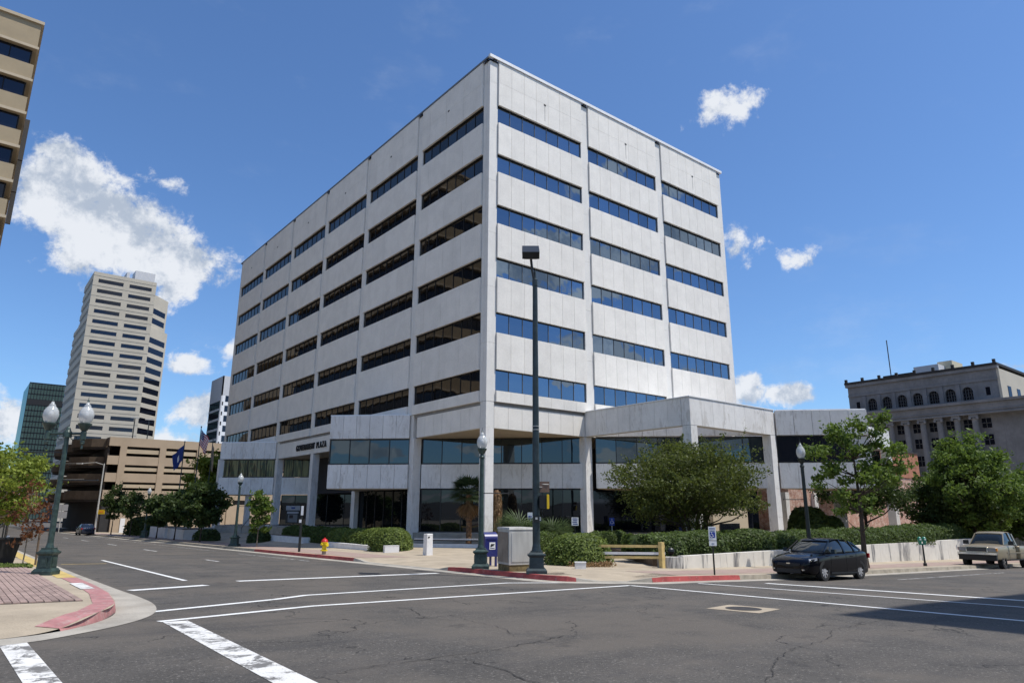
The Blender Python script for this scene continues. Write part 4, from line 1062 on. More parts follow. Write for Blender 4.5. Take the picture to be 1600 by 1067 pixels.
for k in range(12): CH(MB().box(F-.23, F-.2, y2, y2+7.2, -6+k*1.7, -5.93+k*1.7), 'stone_joint', 'limestone_dark')
cy0 = sY[0]+pit/2+pit
cols_ = [cy0-pit*i for i in range(9)]
for i, y in enumerate(cols_):
    if y < y2+7.5: continue
    mb = MB().lathe((F+.55, y, -2), [(.52, 0), (.50, 8), (.44, 15.9), (.46, 16.0), (.55, 16.2), (.45, 16.4)], 14); mb.box(F-.05, F+1.15, y-.62, y+.62, 14.4, 14.79)
    mb.tube([(F-.12, y-.5, 14.25), (F+.3, y-.5, 14.25)], .2, 8).tube([(F-.12, y+.5, 14.25), (F+.3, y+.5, 14.25)], .2, 8)
    CH(mb, 'column', 'limestone', )
    ym = y-pit/2
    if ym < y2+7.5: continue
    for (z0, z1) in ((12.75, 14.2), (10.15, 11.7), (7.3, 8.9), (3.0, 5.2)):
        wn = CH(MB().box(F+1.42, F+1.5, ym-.62, ym+.62, z0, z1), 'window', 'glass_dark')
        link('frame', MB().box(F+1.36, F+1.42, ym-.04, ym+.04, z0, z1).box(F+1.36, F+1.42, ym-.6, ym+.6, (z0+z1)/2-.04, (z0+z1)/2+.04).mesh('frame', 'limestone_dark'), wn)
# right hand return and roof things
CH(MB().box(CA, CA+40, yR-.35, yR-.01, 13, zr-.51), 'return_wall', 'beige')
CH(MB().box(F-.2, CA+60, y2-.4, y2-.0, zb, 14.3), 'return_wall', 'beige')
for i in range(6): CH(MB().box(CA+3+i*4.5, CA+4.6+i*4.5, yR-.4, yR-.35, 17.2, 19.6), 'window', 'glass_dark')
for (pa, pb, pt, m, dx_) in ((1427, 1466, 572, 'pale_grey', 5), (1464, 1487, 564, 'cream', 8)):
    ya, zt_ = on_a(pa, pt+2, CA+dx_); yb_, _ = on_a(pb, pt, CA+dx_)
    CH(MB().box(CA+dx_, CA+dx_+5, yb_, ya, zr-.3, zt_), 'roof_plant', m)
CH(MB().tube([(CA+4, 17, zr), (CA+4, 17, zr+8)], .09, 5), 'antenna', 'iron')
CH(MB().box(CA+3, CA+5, 13, 18, zr+.3, zr+1.3), 'roof_plant', 'iron')
# ---- brick building behind the podium
bb = thing('brick_building', 'low brick building with a rough patchy wall seen past the podium columns', 'building', (44, -4, -4))
MB().box(27.9, 47.5, -4.3, 12, -5, 4.5).box(47.5, 55.5, -4.25, 12, -6, 3.4).build('rubble_wall', 'rubble_brick', bb, world=True)
MB().box(40, 47, -4.34, 12, 4.52, 6.2).box(47.01, 54.6, -4.34, 12, 3.42, 6.0).build('upper_wall', 'brick', bb, world=True)
MB().box(40, 42.8, -4.4, 12, 6.21, 6.45).box(43, 54.7, -4.42, 12, 6.01, 6.12).build('wall_cap', 'iron', bb, world=True)
MB().box(47.0, 47.2, -4.4, -4.35, 4.7, 5.1).build('vent', 'black', bb, world=True); MB().box(42, 54, -4.36, -4.345, 4.5, 4.56).build('ledge', 'brick', bb, world=True)
# ---- the block whose shadow lies across the right street
sb = thing('shadow_building', 'tall plain office block across the right street that throws the shadow on the road', 'office building', (-3.1, -40, -2.5))
h = gh(-12.1, -27.9)+12.1*2.45
MB().box(-3.1, 17, -85, -40, -4, h).build('wall', 'beige', sb, world=True)
mb = MB()
for k in range(7): mb.box(-2.5, 16.5, -40.08, -40.01, -1+k*3.9, 1+k*3.9)
mb.build('window_band', 'glass_dark', sb, world=True)
# ---- gabled low house far left
hs = thing('low_building', 'small dark roofed building with a white gable behind the left trees', 'building', (-40, 130, -3))
MB().box(-70, -29, 130, 150, -4, 10.5).build('wall', 'pale_grey', hs, world=True); MB().prism([(-71, 129), (-28.5, 129), (-28.5, 151), (-71, 151)], 10.5, 13).build('roof', 'roof_dark', hs, world=True)
#@@PART3
# ================================================================ vegetation
def leaf_mesh(name, centers, size, m, normal_bias=None, jitter=.35, long=1.7):
    """one rhombic leaf (two triangles folded on the midrib) at every centre"""
    n = len(centers); c = np.asarray(centers)
    d = rng.normal(size=(n, 3)); d /= np.linalg.norm(d, axis=1)[:, None]
    e = rng.normal(size=(n, 3))
    if normal_bias is not None: e = e*.6+normal_bias
    nrm = e/np.linalg.norm(e, axis=1)[:, None]
    d = d-(d*nrm).sum(1)[:, None]*nrm; d /= np.linalg.norm(d, axis=1)[:, None]+1e-9
    s = np.cross(nrm, d); sz = size*(1+jitter*rng.normal(size=n)).clip(.4, 1.9)[:, None]
    v = np.empty((n, 4, 3)); v[:, 0] = c-d*sz*long/2; v[:, 1] = c+s*sz/2+nrm*sz*.12; v[:, 2] = c+d*sz*long/2; v[:, 3] = c-s*sz/2+nrm*sz*.12
    f = np.arange(n*4).reshape(n, 4)
    me = bpy.data.meshes.new(name); me.vertices.add(n*4); me.vertices.foreach_set('co', v.reshape(-1))
    me.loops.add(n*4); me.loops.foreach_set('vertex_index', f.reshape(-1)); me.polygons.add(n); me.polygons.foreach_set('loop_start', np.arange(n)*4); me.polygons.foreach_set('loop_total', np.full(n, 4))
    me.materials.append(MATS[m]); me.update(calc_edges=True); return me
def tree(label, loc, H, rad, z0, leafm, n_leaf=7000, leaf=.10, clumps=60, trunk_r=.09, bark='bark', trunks=1, lean=(0, 0), shape=1.0, group=None, name='tree', flat=1.0, spread=.42, off=(0, 0), gapy=.0, stake=False, seed=1):
    """crown: clumps of leaves hung on limbs through an ellipsoid of radius rad between z0 and H"""
    global rng
    rng = np.random.default_rng(seed); rnd = random.Random(seed)
    t = thing(name, label, 'tree', loc, 0, group)
    cz = (H+z0)/2; hz_ = (H-z0)/2; cs = []
    tries = 0
    while len(cs) < clumps and tries < 4000:
        tries += 1
        p = np.array([rnd.uniform(-1, 1), rnd.uniform(-1, 1), rnd.uniform(-1, 1)]); r_ = np.linalg.norm(p)
        if r_ > 1 or r_ < .25 and rnd.random() < .7: continue
        p = p*(.80+.35*rnd.random())
        k = rad*(1-.35*shape*(p[2] if p[2] > 0 else -p[2]*.3))
        q = Vector((p[0]*k+off[0], p[1]*k+off[1], cz+p[2]*hz_))
        if any((q-c).length < rad*.16 for c in cs): continue
        cs.append(q)
    wood = MB(); top = Vector((off[0]+lean[0], off[1]+lean[1], z0+(H-z0)*.55)); roots = []
    for i in range(trunks):
        a = 2*math.pi*i/max(1, trunks)+.4; s0 = .0 if trunks == 1 else .18; s1 = 0 if trunks == 1 else rad*.42
        b0 = Vector((s0*math.cos(a), s0*math.sin(a), -.15)); e = top+Vector((s1*math.cos(a), s1*math.sin(a), 0)); 
        pts = []
        for k in range(7):
            u = k/6; p = b0.lerp(e, u); p.x += .10*math.sin(u*5+i)*rad*.3*(u*(1-u)*4); p.y += .09*math.cos(u*4+i*2)*rad*.3*(u*(1-u)*4); pts.append(p)
        wood.tube(pts, [trunk_r*(1.25 if k == 0 else 1)*(1-.72*k/6) for k in range(7)], 9); roots.append(pts)
    for c in cs:
        pts = min(roots, key=lambda P_: min((p-c).length for p in P_)); 
        cand = [p for p in pts[2:] if p.z < c.z+.15] or [pts[3]]
        s = min(cand, key=lambda p: (p-c).length+abs((c.z-p.z)-(Vector((p.x-c.x, p.y-c.y)).length)*.5)); m_ = s.lerp(c, .5); m_.z -= (c-s).length*.07; m_.x += rnd.uniform(-.1, .1)*rad*.2
        L = (c-s).length; r0 = max(.008, min(trunk_r*.5, L*.018))
        wood.tube([s, m_, c], [r0, r0*.6, r0*.2], 5, caps=False)
    wo = wood.build('trunk', bark, t, smooth=True)
    per = n_leaf//max(1, len(cs)); P = []
    for c in cs:
        k = rnd.uniform(.6, 1.35); cr = rad*spread*rnd.uniform(.65, 1.15); nn = int(per*k)
        q = rng.normal(size=(nn, 3)); q /= np.linalg.norm(q, axis=1)[:, None]; rr = (rng.random(nn)**.55)[:, None]*cr
        q = q*rr*np.array([1, 1, .62*flat]); P.append(q+np.array(c))
        # twigs that reach past the clump
        for _ in range(2):
            dr = rng.normal(size=3); dr[2] = abs(dr[2])*.7; dr /= np.linalg.norm(dr); m_ = max(4, nn//14); u = rng.random(m_)[:, None]
            P.append(np.array(c)+dr*cr*(.8+.7*u)+rng.normal(size=(m_, 3))*leaf*.9)
    me = leaf_mesh('crown', np.concatenate(P), leaf, leafm); link('crown', me, t)
    if stake:
        MB().tube([(.35, 0, 0), (.33, 0, 1.7)], .035, 6).build('stake', 'wood', t)
    return t
def zs(a, b): return zsite(a, b)
tree('dark evergreen tree with several stems spreading over the planter right of the driveway', (5.92, -11.1, -1.95), 5.6, 4.0, 1.45, 'leaf_oak', 44000, .075, 130, .14, trunks=4, shape=.55, seed=3, spread=.25)
tree('airy young tree at the kerb just behind the black car', (8.0, -19.2, zs(8, -19.2)), 7.55, 2.35, 2.0, 'leaf_street', 6800, .10, 58, .14, shape=.35, seed=5, spread=.22)
tree('leaning tree with a dark flat crown behind the hedge', (27.5, -10.5, -1.9), 4.9, 3.0, 1.9, 'leaf_dark', 11000, .11, 60, .15, lean=(.9, .5), shape=.4, seed=8, spread=.32)
tree('broad tree with a light ragged top behind the tan pickup', (32, -16.2, -3.0), 8.3, 3.7, 1.5, 'leaf_street', 21000, .13, 92, .2, shape=1.6, seed=11, spread=.24)
tree('dense dark tree behind the white planter wall, left of the pickup', (32, -14.6, -3.0), 5.3, 3.0, 1.5, 'leaf_dark', 19000, .13, 80, .2, shape=.5, seed=12, spread=.34)
tree('full green tree at the right edge of the photo', (39.5, -18.6, -3.2), 6.8, 4.0, 1.4, 'leaf_street', 19000, .16, 90, .2, shape=.8, seed=13, spread=.32)
tree('dark tree low behind the parked white car', (45, -18.5, -3.4), 6.3, 4.6, .6, 'leaf_dark', 12000, .22, 60, .2, seed=14)
tree('tree filling the gap beside the brick wall', (47, -13, -3.4), 5.6, 3.6, .8, 'leaf_dark', 13000, .2, 70, .2, seed=15)
# left street
tree('slender young tree on the pavement between the lamp and the cash machine', (-9.7, 12.1, zs(-9.7, 12.1)), 3.75, .82, .95, 'leaf_street', 3200, .095, 34, .035, 'bark_pale', shape=.5, seed=21, spread=.4)
gl = 'small trees along the far side of the left street'
for i, (a, b, H, r_, z0, m, n_, lab) in enumerate([(-9.5, 34.5, 4.4, 1.6, 1.3, 'leaf_dark', 7000, 'dark round tree in front of the middle flagpole'), (-9.5, 26.2, 4.5, 1.6, 1.2, 'leaf_dark', 8000, 'dark round tree nearest to the far podium wing'), (-9.6, 41, 4.3, 1.4, 1.3, 'leaf_dark', 5000, 'dark tree under the blue flag'),
        (-9.5, 54.5, 4.8, 1.5, 1.9, 'leaf_dark', 1600, 'thin dark tree in front of the pale garage wall'), (-9.5, 66, 5.8, 1.45, 1.9, 'leaf_dark', 3000, 'dark tree beside the mast with the yellow sign'), (-1.0, 54.5, 9.6, 3.1, 2.4, 'leaf_lime', 14000, 'taller sunlit yellow green tree behind the flagpoles')]):
    tree(lab, (a, b, zs(a, b)), H, r_, z0, m, n_, .16 if i < 5 else .22, 50, .07 if i < 5 else .15, group=gl if i < 5 else None, seed=30+i, spread=.38)
zll = lambda a, b: zl(a, b)
tree('bright yellow green tree at the left edge behind the litter bin', (-24.9, -3.2, zll(-24.9, -3.2)), 4.0, 1.7, 1.5, 'leaf_lime', 9000, .075, 60, .06, 'bark_pale', shape=.7, seed=41, spread=.28, off=(.45, 1.0))
tree('thin sapling with reddish lower leaves tied to a stake by the left lamp', (-23.75, -6.9, zll(-23.75, -6.9)), 2.6, .6, .4, 'leaf_rust', 420, .065, 22, .025, 'bark_pale', shape=.2, seed=42, stake=True)
tree('reddish leaved tree behind the leaning sapling', (-23.9, .5, zll(-23.9, .5)), 3.2, .8, 1.2, 'leaf_rust', 650, .08, 26, .04, 'bark_pale', seed=43)
tree('second yellow green tree farther along the left pavement', (-24.6, 6, zll(-24.6, 6)), 4.6, 1.6, 1.3, 'leaf_lime', 5000, .11, 44, .06, 'bark_pale', seed=44)
for i, (a, b, lab) in enumerate([(-24.5, 20, 'green tree beyond the red leaved tree on the left pavement'), (-24.5, 38, 'tree far down the left pavement'), (-24.5, 60, 'farthest tree of the left pavement')]):
    tree(lab, (a, b, zll(a, b)), 5, 1.9, 1.2, 'leaf_street', 4200, .16, 40, .07, seed=50+i)
tree('mass of trees at the far end of the left street', (-21, 150, -4.5), 9, 8, 1, 'leaf_dark', 6000, .4, 50, .3, seed=57)

def mound(label, blobs, leafm, dens=520, leaf=.07, name='shrub', group=None, cat='shrub', flat_top=None, seed=1):
    """clipped shrub: a lumpy core and a skin of leaves; blobs = (x, y, z, rx, ry, rz)"""
    global rng
    rng = np.random.default_rng(seed); rnd = random.Random(seed)
    x0, y0 = blobs[0][0], blobs[0][1]; zb = min(b[2] for b in blobs)
    t = thing(name, label, cat, (x0, y0, zb), 0, group)
    core = MB(); P = []; N = []
    for (x, y, z, rx, ry, rz) in blobs:
        k = len(core.v); n, m = 18, 8
        for i in range(m+1):
            ph = math.pi/2*i/m
            for j in range(n):
                a = 2*math.pi*j/n; s = 1+.05*math.sin(3*a+x)+.04*math.cos(5*a+y*3)
                core.v.append((x-x0+rx*.93*s*math.cos(ph)**.6*math.cos(a), y-y0+ry*.93*s*math.cos(ph)**.6*math.sin(a), z-zb+rz*.93*math.sin(ph)**.9))
        for i in range(m):
            for j in range(n): core.f.append((k+i*n+j, k+i*n+(j+1) % n, k+(i+1)*n+(j+1) % n, k+(i+1)*n+j)); core.m.append(0)
        nn = int(dens*(rx*ry+rz*(rx+ry))*2.2)
        a = rng.random(nn)*2*np.pi; u = rng.random(nn)**.8; ph = u*np.pi/2
        s = 1+.05*np.sin(3*a+x)+.04*np.cos(5*a+y*3)
        cp = np.cos(ph)**.6
        q = np.stack([rx*s*cp*np.cos(a), ry*s*cp*np.sin(a), rz*np.sin(ph)**.9], 1); q *= (1+rng.normal(size=(nn, 1))*.035)
        P.append(q+np.array([x-x0, y-y0, z-zb])); N.append(np.stack([np.cos(a)*cp, np.sin(a)*cp, np.sin(ph)+.3], 1))
    core.build('branches', 'leaf_dark', t, smooth=True)
    me = leaf_mesh('foliage', np.concatenate(P), leaf, leafm, normal_bias=np.concatenate(N)); link('foliage', me, t)
    return t
def hedge(label, p, q, w_, z, h, leafm, seed=1, leaf=.065, dens=520, name='hedge', wav=.06, h2=None):
    """clipped hedge from p to q"""
    global rng
    rng = np.random.default_rng(seed); t = thing(name, label, 'hedge', (p[0], p[1], z))
    d = Vector((q[0]-p[0], q[1]-p[1])); L = d.length; d.normalize(); n = Vector((-d.y, d.x))
    h2 = h if h2 is None else h2
    def sec(u, v):   # u 0..1 along, v 0..1 across the arch
        a = math.pi*v; hh = (h+(h2-h)*u)*(1+wav*math.sin(u*L*1.7+seed)+wav*.6*math.sin(u*L*4.1)); endf = min(1, 4*min(u, 1-u)*L/w_+.35)
        return (math.copysign(abs(math.cos(a))**.45, math.cos(a))*w_/2*endf, hh*math.sin(a)**.45*min(1, endf*1.05))
    nu, nv = max(8, int(L*3)), 12; core = MB(); v = []
    for i in range(nu+1):
        for j in range(nv+1):
            s, zz = sec(i/nu, j/nv); s *= .94; zz *= .96; c = d*(L*i/nu)+n*s; v.append((c.x, c.y, zz))
    core.add(v, [(i*(nv+1)+j, i*(nv+1)+j+1, (i+1)*(nv+1)+j+1, (i+1)*(nv+1)+j) for i in range(nu) for j in range(nv)])
    core.build('branches', 'leaf_dark', t, smooth=True)
    N = int(dens*L*(w_+2*h)); P = []; NB = []
    U = rng.random(N); V = rng.random(N)
    for u, vv in zip(U, V):
        s, zz = sec(u, vv); c = d*(L*u)+n*s; P.append((c.x, c.y, zz)); NB.append((n.x*math.cos(math.pi*vv), n.y*math.cos(math.pi*vv), math.sin(math.pi*vv)+.15))
    P = np.array(P)*1.0+rng.normal(size=(N, 3))*.03
    link('foliage', leaf_mesh('foliage', P, leaf, leafm, normal_bias=np.array(NB)), t)
    return t
mound('big rounded bright green bush beside the corner cabinet', [(-4.9, -13.3, -2.2, 1.55, 1.2, 1.18)], 'leaf_bush', 900, .06, seed=61)
mound('clipped rounded bush spilling over the low white blocks left of the white post', [(-5.15, 2.3, -2.42, 1.25, 1.25, 1.32), (-4.6, 4.9, -2.45, 1.15, 1.7, 1.28), (-4.5, 7.6, -2.5, 1.1, 1.9, 1.25), (-4.4, 10.2, -2.5, 1.1, 1.8, 1.2)], 'leaf_bush', 700, .065, seed=62)
hedge('dark clipped hedge behind the hydrant', (-4.0, 11.2), (-3.9, 21), 1.8, -2.5, 1.2, 'leaf_hedge', 63)
mound('small dark bush by the entrance steps', [(-6.2, 21.8, -2.6, .9, .8, 1.0)], 'leaf_dark', 400, .09, seed=65)
mound('small dark bush beyond the entrance planter', [(-7.6, 31, -2.7, 1.1, 1.4, .95)], 'leaf_dark', 300, .1, seed=66)
mound('low dark shrub mass past the row of small trees', [(-7, 58, -2.9, 2.2, 3.2, 2.0)], 'leaf_dark', 120, .16, seed=67)
hedge('clipped hedge across the back of the driveway, left part', (-2.6, -6.2), (6.2, -.6), 1.3, -2.25, 1.0, 'leaf_hedge', 70)
hedge('dark clipped hedge at the back of the driveway under the spreading tree', (1.6, -6.9), (8.2, -3.4), 1.3, -2.25, .95, 'leaf_hedge', 71)
hedge('shaded hedge on the white planter beneath the spreading tree', (-1.6, -13.2), (5.5, -14.6), 2.2, -2.0, .95, 'leaf_hedge', 72)
hedge('long rising hedge on the white planter behind the black car', (4.2, -14.6), (24, -15.4), 2.3, -2.05, .95, 'leaf_hedge', 73, wav=.09, h2=1.05, dens=420)
hedge('hedge continuing behind the parking meter', (23.5, -14.8), (40, -15), 2.2, -2.0, 1.1, 'leaf_hedge', 74, dens=200, leaf=.09)
mound('lumpy clipped bush in the middle of the planter hedge', [(2.6, -14.2, -1.95, 1.3, 1.2, 1.0), (5.2, -14.9, -1.95, 1.4, 1.1, 1.05), (-.2, -13.9, -1.95, 1.2, 1.1, .85)], 'leaf_hedge', 520, .065, seed=75)
mound('rounded dark shrub standing before the brick wall', [(22.6, -8.6, -1.7, 1.3, 1.4, 1.9), (24.1, -9.4, -1.7, 1.0, 1.0, 1.3)], 'leaf_hedge', 380, .11, seed=76)
# palms
def palm(label, loc, H, tr, fronds, L, m, seed=1, dead=0, skirt=False):
    rnd = random.Random(seed); t = thing('palm_tree', label, 'palm', loc)
    if H > 0:
        tk = MB(); prof = []
        for k in range(int(H/.12)+1): prof.append((tr*(1+.16*(k % 2))*(1.0 if k*.12 < H*.5 else 1.15), k*.12))
        tk.lathe((0, 0, -.1), prof, 10); tk.build('trunk', 'bark_palm', t)
    def frond(mb, az, el, L, w_, droop):
        c = [Vector((0, 0, 0))]; n = 8; a = el
        for i in range(n): c.append(c[-1]+Vector((math.cos(az)*math.cos(a), math.sin(az)*math.cos(a), math.sin(a)))*L/n); a -= droop/n
        return c
    fr = MB(); dd = MB()
    for i in range(fronds+dead):
        az = rnd.uniform(0, 6.28); is_d = i >= fronds; el = rnd.uniform(-.2, 1.35) if not is_d else rnd.uniform(-1.5, -.9); mb = dd if is_d else fr
        stalk = frond(mb, az, el, L*.45, .02, .3); base = stalk[-1]+Vector((0, 0, H-.1)); mb.tube([p+Vector((0, 0, H-.1)) for p in stalk[::2]], .012, 4, caps=False)
        dr = (stalk[-1]-stalk[-2]).normalized(); sd_ = Vector((-math.sin(az), math.cos(az), 0)); 
        for k in range(15):   # fan of narrow blades
            th = (k-7)/7*1.35; v = (dr*math.cos(th)+sd_*math.sin(th)); up = v.cross(sd_.cross(dr)).normalized()*.034
            tip = base+v*L*.6*rnd.uniform(.85, 1.1)+Vector((0, 0, -L*.10*abs(math.sin(th))-L*.07)); mid = base.lerp(tip, .55)+Vector((0, 0, L*.035))
            mb.add([base, mid+up, tip, mid-up], [(0, 1, 2, 3)])
    fr.build('fronds', m, t)
    if dead: dd.build('dead_fronds', 'leaf_dead', t)
    return t
palm('fan palm with a shaggy brown trunk left of the corner column', (.55, 2.45, -2.25), 3.45, .17, 60, 1.5, 'leaf_palm', 81, dead=16)
t = thing('palm_stump', 'headless palm trunk wrapped in dead brown fronds right of the corner column', 'palm', (1.75, 1.1, -2.25))
MB().lathe((0, 0, 0), [(.16, 0), (.2, 1.0), (.2, 2.4), (.26, 3.2), (.12, 3.55)], 10).build('trunk', 'bark_palm', t)
dd = MB(); rnd = random.Random(5)
for i in range(420):
    a = rnd.uniform(0, 6.28); z = rnd.uniform(.9, 3.55) if i % 3 else rnd.uniform(2.2, 3.6); r0 = .2+.07*math.sin((z-1)*1.2); l_ = rnd.uniform(.3, .7); w_ = rnd.uniform(.02, .05); x, y = math.cos(a), math.sin(a)
    dd.add([(x*r0, y*r0, z), (x*(r0+.12)-y*w_, y*(r0+.12)+x*w_, z-l_*.5), (x*(r0+.1), y*(r0+.1), z-l_), (x*(r0+.12)+y*w_, y*(r0+.12)-x*w_, z-l_*.5)], [(0, 1, 2, 3)])
dd.build('dead_fronds', 'leaf_dead', t)
palm('low spiky green palm without a trunk beside the signal pole', (1.2, -2.2, -2.1), .5, .16, 46, 2.3, 'leaf_palm', 83, dead=8)
palm('second low spiky palm at the left end of the dark hedge', (2.8, -3.2, -2.1), .3, .15, 34, 1.9, 'leaf_palm', 84, dead=5)
# dry edging at the bush, grass square by the left lamp
q = leaf_mesh('dry_grass', np.stack([rng.uniform(-6.4, -4.4, 900), rng.uniform(-15.0, -14.1, 900), rng.uniform(-2.22, -1.98, 900)], 1), .05, 'leaf_dead'); o = link('dry_leaves', q); tag(o, 'dry yellow grass along the foot of the round bush', kind='stuff')
gp = np.stack([rng.uniform(-24.9, -23.6, 2600), rng.uniform(-8.6, -7.2, 2600)], 1); gz = np.array([zl(a, b)+.03+.04*random.random() for a, b in gp]); o = link('grass', leaf_mesh('grass', np.column_stack([gp, gz]), .05, 'leaf_bush')); tag(o, 'small square of grass in the left pavement', kind='stuff')

# ================================================================ walls, planters and barriers
pw_ = thing('planter_wall', 'long low white stained wall holding the hedge behind the parked cars', 'retaining wall', (-2.2, -16.3, -2.3))
WTOP = -1.79
x = -2.0
while x < 60:
    L = 2.55; mb = MB(); x1 = min(x+L, 60); zb0, zb1 = zs(x, -16.5)-.3, zs(x1, -16.5)-.3
    mb.add([(x+.007, -16.45, zb0), (x1-.007, -16.45, zb1), (x1-.007, -16.15, zb1), (x+.007, -16.15, zb0), (x+.007, -16.45, WTOP), (x1-.007, -16.45, WTOP), (x1-.007, -16.15, WTOP), (x+.007, -16.15, WTOP)],
           [(3, 2, 1, 0), (4, 5, 6, 7), (0, 1, 5, 4), (1, 2, 6, 5), (2, 3, 7, 6), (3, 0, 4, 7)])
    mb.build('wall_block', 'wall_white', pw_, world=True); x = x1
MB().prism([(-2.0, -16.15), (-2.0, -16.44), (-2.45, -16.2), (-2.75, -15.7), (-2.5, -15.5), (-2.2, -15.9)], -2.5, WTOP-.04).build('wall_block', 'wall_white', pw_, world=True)
MB().prism([(-2.0, -16.15), (60, -16.15), (60, -12), (9, -12), (6, -8), (2.2, -8.4), (-2.2, -15)], -4, -1.93).build('soil', 'soil', pw_, world=True)
MB().box(-2.0, 60, -16.4, -16.2, -4, WTOP-.02).build('wall_core', 'joint_dark', pw_, world=True)
t = thing('flood_light', 'small dark ground floodlight on the end of the white planter wall', 'floodlight', (-1.2, -15.2, -1.9)); MB().sphere((0, 0, .22), .16).build('lamp_head', 'black_metal', t); MB().box(-.03, .03, -.03, .03, 0, .15).build('bracket', 'black_metal', t)
bg_ = thing('driveway_barrier', 'weathered yellow driveway barrier of a post and three long rails', 'barrier', (-2.75, -15.95, zs(-2.75, -15.95)))
MB().box(-.09, .09, -.09, .09, 0, 1.02).build('post', 'timber_yellow', bg_)
dx, dy = -2.9, 2.75
MB().box(dx-.09+.2, dx+.09+.2, dy-.09, dy+.09, 0, .7).build('post', 'timber_yellow', bg_)
for (z, m) in ((.80, 'timber_yellow'), (.52, 'white_paint'), (.36, 'timber_yellow')):
    d = Vector((dx, dy)).normalized(); L = 4.3; a0 = Vector((.35*0, 0))-d*.15
    mb = MB().obox((a0.x, a0.y), (d.x, d.y), L, .07, z, z+.10); mb.build('rail', m, bg_)
for (x, y, z, sx, sy, h, rz, lab) in ((-6.0, .75, -2.42, .42, .15, .46, R(-12), 'low white block at the right end of the rounded bush'), (-5.85, 6.6, -2.45, .14, 2.9, .38, 0, 'low white planter edge left of the rounded bush'), (-7.35, -15.9, zs(-7.35, -15.9), .2, .13, .22, R(-40), 'little white concrete block lying by the round bush')):
    t = thing('planter_block', lab, 'block', (x, y, z), rz); MB().box(-sx, sx, -sy, sy, -.1, h).build('block', 'white_paint', t); MB().box(-sx-.01, sx+.01, -sy-.01, sy+.01, h+.002, h+.03).build('cap', 'white_paint', t)
t = thing('planter', 'pale concrete planter box behind the black signpost', 'planter', (-5.0, 19.2, -2.62)); MB().box(-.4, .4, -4.2, 3.2, -.1, .68).build('side', 'white_paint', t); MB().box(-.32, .32, -4.1, 3.1, .683, .7).build('soil', 'soil', t)
for i, (a, b, s, h) in enumerate(((-7.3, 38.5, 3.0, .95), (-7.0, 47.5, 3.4, 1.05))):
    t = thing('planter', ['grey planter box under the dark street trees', 'far grey planter box left of the trees'][i], 'planter', (a, b, zs(a, b))); MB().box(-1.2, 1.2, -s, s, -.2, h).build('side', 'white_paint', t); MB().box(-1.1, 1.1, -s+.1, s-.1, h+.002, h+.02).build('soil', 'soil', t)
t = thing('white_post', 'square white post at the edge of the forecourt beside the slatted bench', 'post', (-5.85, -2.9, -2.25), 0); MB().frust((0, 0, -.05), 1.07, .19, .17).build('shaft', 'white_paint', t); MB().box(-.12, -.02, -.2, -.183, .86, .92).build('plate', 'black', t); MB().frust((0, 0, 1.022), .03, .18, .16).build('cap', 'white_paint', t)
t = thing('slatted_bench', 'long white slatted bench on a low wall before the ground floor windows', 'bench', (-.9, 2.0, -2.25))
d = Vector((-3.2, 3.6)).normalized()
for k in range(60):
    p = Vector((2.7, -2.9))+d*(k*.11); MB().obox((p.x, p.y), (d.x, d.y), .075, .42, .46, .53).build('slat', 'white_paint', t)
MB().obox((2.7, -2.9), (d.x, d.y), 6.6, .30, .40, .452).build('bench_frame', 'black', t); MB().obox((2.6, -2.9), (d.x, d.y), 6.8, .48, -.05, .22).build('bench_base', 'white_paint', t)

